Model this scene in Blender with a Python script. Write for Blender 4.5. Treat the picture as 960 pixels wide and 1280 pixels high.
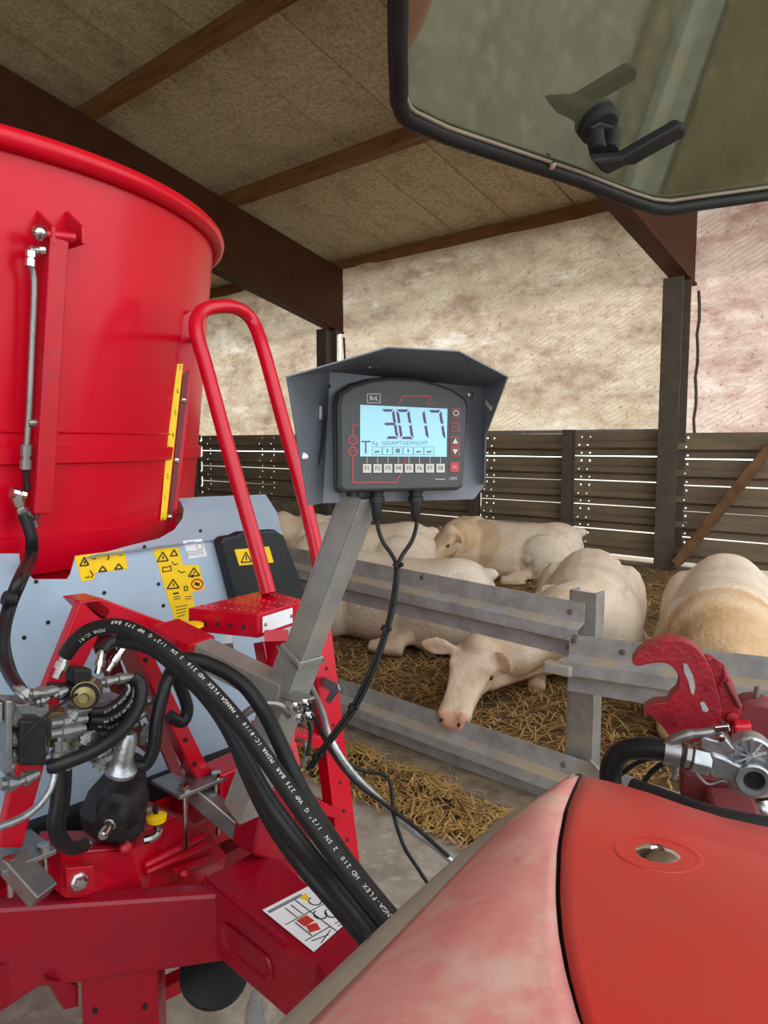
import bpy, bmesh, math, random
from mathutils import Vector, Matrix, noise
random.seed(7)
for _o in list(bpy.data.objects): bpy.data.objects.remove(_o, do_unlink=True)
SC = bpy.context.scene
COL = SC.collection
V = Vector
# ------------------------------------------------------------------ camera
EYE = 2.1
YAW, PITCH, FL = math.radians(132.0), math.radians(5.4), 930.0
CAM = V((0, 0, EYE))
FW = V((math.cos(YAW)*math.cos(PITCH), math.sin(YAW)*math.cos(PITCH), -math.sin(PITCH)))
RT = V((math.sin(YAW), -math.cos(YAW), 0))
UP = RT.cross(FW)
cd = bpy.data.cameras.new('camera'); cam = bpy.data.objects.new('camera', cd); COL.objects.link(cam)
cam.matrix_world = Matrix.Translation(CAM) @ Matrix((RT, UP, -FW)).transposed().to_4x4()
cd.sensor_fit = 'VERTICAL'; cd.sensor_height = 24.0; cd.lens = 24.0*FL/1280.0
cd.clip_start = 0.05; cd.clip_end = 500
SC.camera = cam
# ------------------------------------------------------------------ sky, sun, exposure
W = bpy.data.worlds.new('sky'); SC.world = W; W.use_nodes = True
_n = W.node_tree.nodes; _l = W.node_tree.links
_bg = _n['Background']
_bg.inputs[0].default_value = (0.93, 0.965, 1.0, 1); _bg.inputs[1].default_value = 3.2
sd = bpy.data.lights.new('sun', 'SUN'); sd.energy = 3.0; sd.angle = math.radians(3); sd.color = (1, .95, .88)
sun = bpy.data.objects.new('sun', sd); COL.objects.link(sun)
sun.rotation_euler = (V((0.30, -0.65, -0.70))).to_track_quat('-Z', 'Y').to_euler()   # stands behind the pen wall
vs = SC.view_settings
vs.view_transform = 'Standard'; vs.look = 'None'; vs.gamma = 1; vs.use_curve_mapping = False; vs.exposure = -0.2
# ------------------------------------------------------------------ pixel helpers (pixel = direction, the surface gives the distance)
def ray(x, y): return FW + RT*((x-480)/FL) - UP*((y-640)/FL)
def P(x, y, d): return CAM + ray(x, y)*d
def PP(x, y, q, n):
    r = ray(x, y); return CAM + r*((V(q)-CAM).dot(n)/r.dot(n))
def PX(x, y, X): return PP(x, y, (X, 0, 0), V((1, 0, 0)))
def PY(x, y, Y): return PP(x, y, (0, Y, 0), V((0, 1, 0)))
def PZ(x, y, z): return PP(x, y, (0, 0, z), V((0, 0, 1)))
def depth(p): return (p-CAM).dot(FW)
# ------------------------------------------------------------------ materials
def C(r, g, b):
    f = lambda c: c/12.92 if c <= .04045 else ((c+.055)/1.055)**2.4
    return (f(r/255), f(g/255), f(b/255), 1)
MATS = {}
def mat(name, c1, rough=.5, metal=0, c2=None, scale=6, amt=.5, bump=0, bscale=60, coat=0, detail=5, stretch=None, spec=.5, c3=None, s3=2, lo=.4, hi=.65, lo3=.55, hi3=.7, attr=None, top=None):
    """principled surface: base c1, patches of c2 (noise at scale), stains of c3 (noise at s3), fine relief"""
    m = bpy.data.materials.new(name); m.use_nodes = True; MATS[name] = m
    nt = m.node_tree; N = nt.nodes; L = nt.links; b = N['Principled BSDF']
    b.inputs['Roughness'].default_value = rough; b.inputs['Metallic'].default_value = metal
    b.inputs['Specular IOR Level'].default_value = spec
    b.inputs['Coat Weight'].default_value = coat; b.inputs['Coat Roughness'].default_value = .06
    b.inputs['Base Color'].default_value = c1
    tc = N.new('ShaderNodeTexCoord'); src = tc.outputs['Object']
    if stretch:
        mp = N.new('ShaderNodeMapping'); mp.inputs['Scale'].default_value = stretch
        L.new(src, mp.inputs[0]); src = mp.outputs[0]
    cur = None
    if attr:
        a = N.new('ShaderNodeAttribute'); a.attribute_name = attr; cur = a.outputs['Color']
    def layer(cur, base, col, sc, lo, hi, am, det):
        n = N.new('ShaderNodeTexNoise'); n.inputs['Scale'].default_value = sc; n.inputs['Detail'].default_value = det
        n.inputs['Roughness'].default_value = .65
        L.new(src, n.inputs['Vector'])
        r = N.new('ShaderNodeMapRange'); r.inputs[1].default_value = lo; r.inputs[2].default_value = hi
        r.inputs[3].default_value = 0; r.inputs[4].default_value = am
        L.new(n.outputs['Fac'], r.inputs[0])
        x = N.new('ShaderNodeMix'); x.data_type = 'RGBA'
        L.new(r.outputs[0], x.inputs[0])
        if cur: L.new(cur, x.inputs[6])
        else: x.inputs[6].default_value = base
        x.inputs[7].default_value = col
        return x.outputs[2]
    if c2: cur = layer(cur, c1, c2, scale, lo, hi, amt, detail)
    if c3: cur = layer(cur, c1, c3, s3, lo3, hi3, .9, 8)
    if top:   # settled dust on what faces up
        ge = N.new('ShaderNodeNewGeometry'); sx = N.new('ShaderNodeSeparateXYZ'); L.new(ge.outputs['True Normal'], sx.inputs[0])
        ab = N.new('ShaderNodeMath'); ab.operation = 'ABSOLUTE'; L.new(sx.outputs[2], ab.inputs[0])
        r = N.new('ShaderNodeMapRange'); r.inputs[1].default_value = .15; r.inputs[2].default_value = .4; L.new(ab.outputs[0], r.inputs[0])
        n = N.new('ShaderNodeTexNoise'); n.inputs['Scale'].default_value = 5; n.inputs['Detail'].default_value = 6; L.new(src, n.inputs['Vector'])
        r2 = N.new('ShaderNodeMapRange'); r2.inputs[1].default_value = .36; r2.inputs[2].default_value = .66; L.new(n.outputs['Fac'], r2.inputs[0])
        mu = N.new('ShaderNodeMath'); mu.operation = 'MULTIPLY'; L.new(r.outputs[0], mu.inputs[0]); L.new(r2.outputs[0], mu.inputs[1])
        x = N.new('ShaderNodeMix'); x.data_type = 'RGBA'; L.new(mu.outputs[0], x.inputs[0]); L.new(cur, x.inputs[6]); x.inputs[7].default_value = top; cur = x.outputs[2]
    if cur: L.new(cur, b.inputs['Base Color'])
    if bump:
        n = N.new('ShaderNodeTexNoise'); n.inputs['Scale'].default_value = bscale; n.inputs['Detail'].default_value = 6
        L.new(src, n.inputs['Vector'])
        bp = N.new('ShaderNodeBump'); bp.inputs['Strength'].default_value = bump; bp.inputs['Distance'].default_value = .01
        L.new(n.outputs['Fac'], bp.inputs['Height']); L.new(bp.outputs[0], b.inputs['Normal'])
    return m
mat('tub_red', C(200, 0, 34), .30, 0, C(190, 2, 28), 3, .6, coat=.06, c3=C(192, 28, 46), s3=1.6, lo3=.62, hi3=.95, spec=.28)
mat('frame_red', C(186, 2, 30), .32, 0, C(160, 20, 40), 7, .7, coat=.08, spec=.35, bump=.05, bscale=40, c3=C(150, 56, 62), s3=5, lo3=.58, hi3=.8)
mat('drawbar_red', C(148, 2, 30), .36, 0, C(126, 18, 38), 6, .7, coat=.06, spec=.35, bump=.06, bscale=30, c3=C(160, 76, 82), s3=7, lo3=.6, hi3=.82)
mat('ladder_red', C(192, 0, 34), .28, 0, C(176, 8, 36), 8, .5, coat=.1, spec=.4)
mat('hook_red', C(150, 14, 32), .42, 0, C(122, 30, 42), 25, .6, bump=.25, bscale=90, c3=C(178, 30, 44), s3=9)
mat('dull_red', C(112, 34, 38), .6, 0, C(94, 40, 42), 12, .6, bump=.1)
mat('fender_red', C(196, 50, 44), .42, 0, C(180, 64, 54), 5, .7, c3=C(172, 96, 78), s3=3.2, lo3=.58, hi3=.8, coat=.1, bump=.03, bscale=25)
mat('fender_dusty', C(206, 120, 114), .6, 0, C(222, 166, 156), 7, .8, c3=C(214, 192, 172), s3=15, lo3=.5, hi3=.8, lo=.28, hi=.62)
mat('rubber_beige', C(132, 124, 108), .75, 0, C(150, 140, 122), 14, .6, bump=.05)
mat('rubber', C(22, 23, 24), .55, 0, C(36, 36, 36), 14, .5, spec=.3)
mat('hose_black', C(22, 23, 26), .42, 0, C(36, 36, 38), 9, .5, bump=.08, bscale=200, spec=.35)
mat('black_plastic', C(28, 32, 35), .45, 0, C(38, 42, 45), 9, .5, spec=.35)
mat('cast_black', C(24, 24, 25), .5, 0, C(44, 42, 42), 22, .5, bump=.15, spec=.35)
mat('panel_blue', C(164, 186, 204), .42, 0, C(150, 172, 190), 5, .7, c3=C(120, 134, 146), s3=26, lo3=.68, hi3=.76, coat=.15)
mat('yellow', C(240, 200, 0), .45, 0, C(226, 184, 10), 20, .5)
mat('ink', C(40, 36, 20), .6)
mat('ink_red', C(190, 50, 40), .5)
mat('paper', C(232, 234, 236), .5, 0, C(214, 218, 222), 20, .5)
mat('ink_grey', C(120, 124, 128), .6)
mat('white_print_daylight', C(214, 214, 210), .6)  # lettering, and the daylight painted at the hood holes and slots
mat('zinc', C(150, 150, 148), .38, .75, C(110, 112, 112), 12, .7, bump=.08, bscale=60)
mat('chrome', C(200, 200, 200), .18, 1, C(150, 150, 152), 30, .5)
mat('brass', C(140, 130, 88), .35, .8, C(100, 94, 64), 30, .6)
mat('alu', C(176, 180, 184), .34, .8, C(140, 144, 148), 30, .7, bump=.15, bscale=120)
mat('galv', C(158, 158, 154), .42, .35, C(126, 126, 122), 9, .8, c3=C(168, 156, 134), s3=5, lo3=.5, hi3=.72, bump=.05)
mat('galv_dusty', C(176, 180, 180), .5, .2, C(138, 141, 141), 7, .8, bump=.08, top=C(190, 172, 140), c3=C(160, 150, 128), s3=4, lo3=.56, hi3=.76)
mat('wall_rail', C(136, 122, 102), .7, .1, C(104, 92, 76), 4, .8, c3=C(156, 136, 108), s3=2, lo3=.45, hi3=.65, bump=.1, stretch=(.8, 2, 3))
mat('steel_dark', C(92, 84, 74), .6, .15, C(112, 100, 86), 8, .7, bump=.1)
mat('beam_brown', C(84, 50, 32), .65, 0, C(66, 40, 27), 3, .7, bump=.05, spec=.25)
mat('wood', C(152, 108, 66), .65, 0, C(118, 80, 48), 4, .8, bump=.15, bscale=30, stretch=(.5, 6, 6), c3=C(90, 64, 42), s3=2, lo3=.55, hi3=.7)
mat('brace_wood', C(132, 98, 62), .65, 0, C(100, 70, 44), 6, .8, bump=.15, bscale=30, c3=C(80, 58, 40), s3=3)
mat('roof_panel', C(226, 212, 180), .85, 0, C(176, 156, 120), 22, .8, detail=9, c3=C(138, 116, 86), s3=1.1, lo3=.5, hi3=.78, bump=.3, bscale=70, lo=.42, hi=.62)
mat('roof_back', C(60, 50, 38), .9)
mat('concrete', C(168, 160, 146), .9, 0, C(138, 130, 116), 5, .8, bump=.25, bscale=60, c3=C(196, 188, 172), s3=9, lo3=.5, hi3=.7)
mat('kerb', C(150, 136, 114), .95, 0, C(110, 98, 80), 9, .9, bump=.6, bscale=30)
mat('bedding', C(112, 88, 54), .95, 0, C(70, 52, 32), 7, .9, bump=.8, bscale=26, c3=C(150, 122, 76), s3=14)
mat('straw', C(206, 170, 104), .8, 0, C(150, 116, 64), 9, .9)
mat('hood_grey', C(110, 116, 124), .36, .1, C(100, 106, 114), 8, .5)
mat('case_grey', C(46, 50, 54), .5, 0, C(54, 58, 62), 12, .4)
mat('face_grey', C(60, 64, 66), .5, 0, C(66, 70, 72), 12, .4)
mat('button_grey', C(196, 196, 188), .5)
mat('button_text', C(50, 50, 50), .6)
mat('line_red', C(178, 62, 72), .5)
mat('seg', C(84, 62, 112), .5)
mat('lcd_ink', C(96, 128, 150), .5)
mat('hide', C(226, 206, 178), .85, 0, C(206, 178, 144), 3.2, .55, bump=.9, bscale=38, attr='tint', c3=C(172, 138, 98), s3=2.4, lo3=.6, hi3=.82, spec=.2)
mat('eye_black', C(28, 20, 18), .12, 0)
mat('nose_pink', C(206, 152, 136), .45, 0, C(186, 128, 114), 30, .6)
mat('tarp_strap', C(70, 62, 54), .7)
# woven sheet: lets daylight through
def tarp_mat(name, c_light, c_mid, c_dirt):
    m = bpy.data.materials.new(name); m.use_nodes = True; MATS[name] = m
    nt = m.node_tree; N = nt.nodes; L = nt.links; out = N['Material Output']; b = N['Principled BSDF']; N.remove(b)
    tc = N.new('ShaderNodeTexCoord')
    def nz(sc, det, stretch):
        mp = N.new('ShaderNodeMapping'); mp.inputs['Scale'].default_value = stretch; L.new(tc.outputs['Object'], mp.inputs[0])
        n = N.new('ShaderNodeTexNoise'); n.inputs['Scale'].default_value = sc; n.inputs['Detail'].default_value = det; n.inputs['Roughness'].default_value = .7
        L.new(mp.outputs[0], n.inputs['Vector']); return n.outputs['Fac']
    def rng(s, a, c, d, e):
        r = N.new('ShaderNodeMapRange'); L.new(s, r.inputs[0])
        for i, v in enumerate((a, c, d, e)): r.inputs[i+1].default_value = v
        return r.outputs[0]
    def mix(f, a, c2):
        x = N.new('ShaderNodeMix'); x.data_type = 'RGBA'; L.new(f, x.inputs[0])
        if isinstance(a, tuple): x.inputs[6].default_value = a
        else: L.new(a, x.inputs[6])
        x.inputs[7].default_value = c2; return x.outputs[2]
    c = mix(rng(nz(1.3, 8, (1, 1, 1)), .40, .70, 0, .7), c_light, c_mid)
    c = mix(rng(nz(9, 6, (.3, 1, 1.6)), .48, .7, 0, .55), c, c_mid)
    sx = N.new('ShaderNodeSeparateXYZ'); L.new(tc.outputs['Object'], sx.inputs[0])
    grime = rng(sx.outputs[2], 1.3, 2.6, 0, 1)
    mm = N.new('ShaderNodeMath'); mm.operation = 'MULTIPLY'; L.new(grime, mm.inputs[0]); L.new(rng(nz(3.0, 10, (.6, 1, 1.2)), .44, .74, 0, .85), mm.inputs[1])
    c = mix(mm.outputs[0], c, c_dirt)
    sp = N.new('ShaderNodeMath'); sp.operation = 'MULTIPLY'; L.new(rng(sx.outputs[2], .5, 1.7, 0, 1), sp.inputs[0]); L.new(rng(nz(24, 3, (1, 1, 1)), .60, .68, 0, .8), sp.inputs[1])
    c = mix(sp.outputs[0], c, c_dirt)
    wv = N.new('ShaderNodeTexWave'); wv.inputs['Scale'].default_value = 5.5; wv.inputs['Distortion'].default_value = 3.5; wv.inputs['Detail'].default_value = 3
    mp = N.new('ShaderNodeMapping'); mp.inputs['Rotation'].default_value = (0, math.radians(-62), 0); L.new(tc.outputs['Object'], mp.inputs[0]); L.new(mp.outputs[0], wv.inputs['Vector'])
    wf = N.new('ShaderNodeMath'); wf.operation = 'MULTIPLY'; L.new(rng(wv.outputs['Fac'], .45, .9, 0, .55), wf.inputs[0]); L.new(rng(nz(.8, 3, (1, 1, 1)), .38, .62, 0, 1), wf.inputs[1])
    c = mix(wf.outputs[0], c, c_mid)  # diagonal bands: shadow of the mesh outside, painted into the sheet colour
    c = mix(rng(nz(1.7, 9, (.5, 1, 1.4)), .56, .72, 0, .8), c, C(244, 240, 232))  # whitish patches: daylight glare painted into the sheet colour
    d = N.new('ShaderNodeBsdfDiffuse'); t = N.new('ShaderNodeBsdfTranslucent'); g = N.new('ShaderNodeBsdfGlossy')
    g.inputs['Roughness'].default_value = .35; g.inputs['Color'].default_value = (.7, .7, .7, 1)
    L.new(c, d.inputs[0]); L.new(c, t.inputs[0])
    bp = N.new('ShaderNodeBump'); bp.inputs['Strength'].default_value = .5; bp.inputs['Distance'].default_value = .02
    L.new(nz(14, 6, (.5, 1, 1.5)), bp.inputs['Height'])
    for s in (d, g, t): L.new(bp.outputs[0], s.inputs['Normal'])
    m1 = N.new('ShaderNodeMixShader'); m1.inputs[0].default_value = .55; L.new(d.outputs[0], m1.inputs[1]); L.new(t.outputs[0], m1.inputs[2])
    m2 = N.new('ShaderNodeMixShader'); m2.inputs[0].default_value = .06; L.new(m1.outputs[0], m2.inputs[1]); L.new(g.outputs[0], m2.inputs[2])
    L.new(m2.outputs[0], out.inputs[0])
tarp_mat('tarp', C(216, 204, 182), C(174, 156, 130), C(116, 72, 58))
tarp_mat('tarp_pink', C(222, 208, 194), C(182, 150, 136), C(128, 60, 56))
def glass_mat():
    m = bpy.data.materials.new('cab_glass'); m.use_nodes = True; MATS['cab_glass'] = m
    nt = m.node_tree; N = nt.nodes; L = nt.links; out = N['Material Output']; N.remove(N['Principled BSDF'])
    tc = N.new('ShaderNodeTexCoord')
    n = N.new('ShaderNodeTexNoise'); n.inputs['Scale'].default_value = 7; n.inputs['Detail'].default_value = 7; L.new(tc.outputs['Object'], n.inputs['Vector'])
    r = N.new('ShaderNodeMapRange'); r.inputs[1].default_value = .35; r.inputs[2].default_value = .7; r.inputs[3].default_value = .48; r.inputs[4].default_value = .72
    L.new(n.outputs['Fac'], r.inputs[0])
    tr = N.new('ShaderNodeBsdfTransparent'); tr.inputs[0].default_value = (.50, .54, .42, 1)
    df = N.new('ShaderNodeBsdfDiffuse'); df.inputs[0].default_value = C(112, 116, 92)
    gl = N.new('ShaderNodeBsdfGlossy'); gl.inputs['Roughness'].default_value = .03; gl.inputs['Color'].default_value = (.62, .68, .58, 1)
    a = N.new('ShaderNodeMixShader'); L.new(r.outputs[0], a.inputs[0]); L.new(tr.outputs[0], a.inputs[1]); L.new(df.outputs[0], a.inputs[2])
    b = N.new('ShaderNodeMixShader'); b.inputs[0].default_value = .30; L.new(a.outputs[0], b.inputs[1]); L.new(gl.outputs[0], b.inputs[2])
    L.new(b.outputs[0], out.inputs[0])
glass_mat()
def emit_mat(name, c, s):
    m = bpy.data.materials.new(name); m.use_nodes = True; MATS[name] = m
    b = m.node_tree.nodes['Principled BSDF']; b.inputs['Base Color'].default_value = c
    b.inputs['Emission Color'].default_value = c; b.inputs['Emission Strength'].default_value = s; b.inputs['Roughness'].default_value = .3
emit_mat('lcd', C(150, 205, 222), .28)
mat('clear_bag', C(200, 204, 206), .25, 0); MATS['clear_bag'].node_tree.nodes['Principled BSDF'].inputs['Transmission Weight'].default_value = .85
# ------------------------------------------------------------------ object helpers
WL = {}          # world origin of each object (nothing is rotated or scaled)
def prop(o, label=None, cat=None, group=None, kind=None):
    if label: o['label'] = label
    if cat: o['category'] = cat
    if group: o['group'] = group
    if kind: o['kind'] = kind
    return o
def thing(name, loc, label, cat, group=None):
    o = bpy.data.objects.new(name, None); COL.objects.link(o); o.location = loc; WL[o] = V(loc); o.empty_display_size = .1
    return prop(o, label, cat, group)
def frame(a, up=(0, 0, 1)):
    """orthonormal basis with x along a"""
    x = V(a).normalized(); u = V(up)
    if abs(x.dot(u.normalized())) > .98: u = V((1, 0, 0)) if abs(x.x) < .9 else V((0, 1, 0))
    z = (u - x*u.dot(x)).normalized(); y = z.cross(x)
    return x, y, z
def smooth(pts, n=6, closed=False):
    pts = [V(p) for p in pts]; out = []; N_ = len(pts)
    rng = range(N_ if closed else N_-1)
    for i in rng:
        g = lambda k: pts[k % N_] if closed else pts[max(0, min(N_-1, k))]
        p0, p1, p2, p3 = g(i-1), g(i), g(i+1), g(i+2)
        for k in range(n):
            t = k/n
            out.append(.5*((2*p1)+(-p0+p2)*t+(2*p0-5*p1+4*p2-p3)*t*t+(-p0+3*p1-3*p2+p3)*t*t*t))
    if not closed: out.append(pts[-1])
    return out
class MB:
    def __init__(s): s.v = []; s.f = []; s.m = []; s.mi = 0
    def add(s, vs, fs):
        b = len(s.v); s.v += [V(p) for p in vs]
        for f in fs: s.f.append([b+i for i in f]); s.m.append(s.mi)
        return s
    def hexa(s, a, b):
        """a: four corners, b: the four opposite corners"""
        return s.add(list(a)+list(b), [(3, 2, 1, 0), (4, 5, 6, 7), (0, 1, 5, 4), (1, 2, 6, 5), (2, 3, 7, 6), (3, 0, 4, 7)])
    def box(s, c, size, ax=None):
        x, y, z = ax if ax else (V((1, 0, 0)), V((0, 1, 0)), V((0, 0, 1)))
        c = V(c); hx, hy, hz = x*size[0]/2, y*size[1]/2, z*size[2]/2
        q = [c-hx-hy, c+hx-hy, c+hx+hy, c-hx+hy]
        return s.hexa([p-hz for p in q], [p+hz for p in q])
    def beam(s, p0, p1, w, h, up=(0, 0, 1)):
        p0, p1 = V(p0), V(p1); ax = frame(p1-p0, up)
        return s.box((p0+p1)/2, ((p1-p0).length, w, h), ax)
    def prism(s, pts, d):
        """polygon pushed along d"""
        pts = [V(p) for p in pts]; d = V(d); n = len(pts)
        return s.add(pts+[p+d for p in pts], [tuple(range(n-1, -1, -1)), tuple(range(n, 2*n))]+[(i, (i+1) % n, n+(i+1) % n, n+i) for i in range(n)])
    def loft(s, rings, cap=True, closed=False):
        k = len(rings[0]); vs = [p for r in rings for p in r]; fs = []
        m = len(rings)
        for i in range(m if closed else m-1):
            j = (i+1) % m
            for a in range(k):
                b = (a+1) % k; fs.append((i*k+a, i*k+b, j*k+b, j*k+a))
        if cap and not closed: fs += [tuple(range(k-1, -1, -1)), tuple((m-1)*k+i for i in range(k))]
        return s.add(vs, fs)
    def tube(s, path, r, seg=10, closed=False, cap=True):
        path = [V(p) for p in path]; n = len(path); rings = []; pz = None
        for i, p in enumerate(path):
            if closed: t = path[(i+1) % n]-path[i-1]
            else: t = path[min(n-1, i+1)]-path[max(0, i-1)]
            t.normalize()
            if pz is None: _, y, z = frame(t)
            else:
                z = pz - t*pz.dot(t)
                if z.length < 1e-4: _, y, z = frame(t)
                z.normalize(); y = z.cross(t)
            pz = z
            rr = r[i] if isinstance(r, (list, tuple)) else r
            rings.append([p+y*rr*math.cos(2*math.pi*k/seg)+z*rr*math.sin(2*math.pi*k/seg) for k in range(seg)])
        return s.loft(rings, cap, closed)
    def cyl(s, p0, p1, r0, r1=None, seg=14):
        return s.tube([p0, p1], [r0, r0 if r1 is None else r1], seg)
    def lathe(s, o, a, prof, seg=20):
        """prof: (along, radius)"""
        o = V(o); x, y, z = frame(a)
        return s.loft([[o+x*t+(y*math.cos(2*math.pi*k/seg)+z*math.sin(2*math.pi*k/seg))*r for k in range(seg)] for t, r in prof])
    def ball(s, c, rx, ry=None, rz=None, ax=None, nu=14, nv=9):
        ry = rx if ry is None else ry; rz = rx if rz is None else rz
        x, y, z = ax if ax else (V((1, 0, 0)), V((0, 1, 0)), V((0, 0, 1))); c = V(c)
        return s.loft([[c+x*(-rx*math.cos(math.pi*(j+.02)/(nv+.04)))+(y*ry*math.cos(2*math.pi*k/nu)+z*rz*math.sin(2*math.pi*k/nu))*math.sin(math.pi*(j+.02)/(nv+.04)) for k in range(nu)] for j in range(nv+1)])
    def build(s, name, mats, parent=None, sm=False, bevel=0, solid=0, label=None, cat=None, group=None, kind=None, sub=0, ang=40):
        if parent is not None: o0 = WL[parent]
        else:
            xs = [p.x for p in s.v]; ys = [p.y for p in s.v]; zs = [p.z for p in s.v]
            o0 = V(((min(xs)+max(xs))/2, (min(ys)+max(ys))/2, min(zs)))
        me = bpy.data.meshes.new(name)
        me.from_pydata([tuple(p-o0) for p in s.v], [], s.f); me.validate()
        for q in (mats if isinstance(mats, (list, tuple)) else [mats]): me.materials.append(MATS[q])
        if len(me.polygons) == len(s.m): me.polygons.foreach_set('material_index', s.m)
        bm = bmesh.new(); bm.from_mesh(me); bmesh.ops.recalc_face_normals(bm, faces=bm.faces); bm.to_mesh(me); bm.free()
        if sm:
            me.polygons.foreach_set('use_smooth', [True]*len(me.polygons))
            me.set_sharp_from_angle(angle=math.radians(ang))
        o = bpy.data.objects.new(name, me); COL.objects.link(o)
        if parent is not None: o.parent = parent; o.location = (0, 0, 0)
        else: o.location = o0
        WL[o] = o0
        if solid: q = o.modifiers.new('thick', 'SOLIDIFY'); q.thickness = solid; q.offset = 0
        if bevel:
            q = o.modifiers.new('edge', 'BEVEL'); q.width = bevel; q.segments = 2; q.limit_method = 'ANGLE'; q.angle_limit = math.radians(40)
        if sub: q = o.modifiers.new('soft', 'SUBSURF'); q.levels = sub; q.render_levels = sub
        return prop(o, label, cat, group, kind)
def text_mesh(mb, txt, o, u, n, size, align='CENTER', squash=1, shear=0, thick=.0004, extr=0):
    """adds flat lettering: o = middle of the line, u = reading direction, n = towards the reader, size = cap height"""
    cu = bpy.data.curves.new('t', 'FONT'); cu.body = txt; cu.align_x = align; cu.align_y = 'CENTER'; cu.size = size*1.42; cu.shear = shear
    cu.resolution_u = 2; cu.extrude = extr
    ob = bpy.data.objects.new('t', cu); COL.objects.link(ob)
    bpy.context.view_layer.update()
    me = bpy.data.meshes.new_from_object(ob.evaluated_get(bpy.context.evaluated_depsgraph_get()))
    u = V(u).normalized(); n = V(n).normalized(); w = n.cross(u)
    mb.add([V(o)+u*p.co.x*squash+w*p.co.y+n*(p.co.z+thick) for p in me.vertices], [tuple(f.vertices) for f in me.polygons])
    bpy.data.meshes.remove(me); bpy.data.objects.remove(ob); bpy.data.curves.remove(cu)
# ================================================================== the barn
YW = 9.3
X1, X2 = -9.47, -3.46
def zr(y): return EYE + 2.98 + .25*(YW-y)            # underside of the purlins
def hb(x, y):                                          # surface of the deep litter
    return .27 + .06*(y-3.8) + .05*noise.noise(V((x*.9, y*.9, 0))) + .025*noise.noise(V((x*4, y*4, 3)))
m = MB(); m.box((-5, -1, -.06), (130, 150, .12)); m.build('floor', 'concrete', kind='structure')
# roof: backing sheet, panels in rows between the purlins
SL = V((0, 1, -.25)).normalized(); NR = V((0, .25, 1)).normalized()
XE = 1.0
m = MB(); a = V((-8.5, 0, zr(0)+.30)); YA, YB = -1.6, 10.3
m.hexa([V((x, y, zr(y)+.285)) for x, y in ((-26, YA), (XE, YA), (XE, YB), (-26, YB))], [V((x, y, zr(y)+.32)) for x, y in ((-26, YA), (XE, YA), (XE, YB), (-26, YB))])
ceil = m.build('ceiling', 'roof_back', kind='structure')
PUR = [.2, 2.53, 4.87, 7.10, 9.43]
rows = [(-1.6, .2), (.2, 2.53), (2.53, 4.87), (4.87, 7.10), (7.10, 9.43), (9.43, 10.3)]
for y0, y1 in rows:
    me = None
    for i in range(27):
        x = -26+i
        if me is None:
            m = MB(); g = .012
            m.hexa([V((x+g, y0+.004, zr(y0)+.21)), V((x+1-g, y0+.004, zr(y0)+.21)), V((x+1-g, y1-.004, zr(y1)+.21)), V((x+g, y1-.004, zr(y1)+.21))],
                   [V((x+g, y0+.004, zr(y0)+.28)), V((x+1-g, y0+.004, zr(y0)+.28)), V((x+1-g, y1-.004, zr(y1)+.28)), V((x+g, y1-.004, zr(y1)+.28))])
            o = m.build('roof_panel', 'roof_panel', ceil); me = o.data; WL[o] = WL[ceil]
        else:
            o = bpy.data.objects.new('roof_panel', me); COL.objects.link(o); o.parent = ceil; o.location = (i, 0, 0)
for i, y in enumerate(PUR):
    m = MB(); m.box((-12.5, y, zr(y)+.104), (27, .13, .20), (V((1, 0, 0)), SL, NR)); m.build('purlin', 'wood', ceil)
m = MB()
for x in (X1-6.02, X1, X2, X2+6.02):
    pass
def rafter(x, nm):
    m = MB(); ya, yb = -1.5, 9.36; dp = 1.06
    q = [V((x, ya, zr(ya)-.002)), V((x, yb, zr(yb)-.002)), V((x, yb, zr(yb)-dp)), V((x, ya, zr(ya)-dp))]
    m.prism([p-V((.09, 0, 0)) for p in q], (.18, 0, 0))
    r = m.build(nm, 'beam_brown', kind='structure', bevel=.006)
    m = MB(); m.prism([V((x-.115, ya, zr(ya)-dp-.03)), V((x-.115, yb, zr(yb)-dp-.03)), V((x-.115, yb, zr(yb)-dp-.002)), V((x-.115, ya, zr(ya)-dp-.002))], (.23, 0, 0)); m.build('bottom_flange', 'beam_brown', r)
for k, x in enumerate((X1-12.04, X1-6.02, X1, X2)): rafter(x, 'rafter')
# unseen other roof half, side wall and end wall, added to block light
m = MB(); zz0 = zr(-1.6)+.285; m.hexa([V((-26, -1.6, zz0)), V((XE, -1.6, zz0)), V((XE, -12, zz0-2.6)), V((-26, -12, zz0-2.6))], [V((-26, -1.6, zz0+.05)), V((XE, -1.6, zz0+.05)), V((XE, -12, zz0-2.55)), V((-26, -12, zz0-2.55))]); m.build('ceiling_far_blocker', 'roof_panel', kind='structure')
m = MB(); m.box((-12.5, -12, 2.6), (27, .15, 5.2)); m.build('wall_side_blocker', 'kerb', kind='structure')
m = MB(); m.box((-26, -1, 3.6), (.15, 22, 7.2)); m.build('wall_end_blocker', 'kerb', kind='structure')
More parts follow.
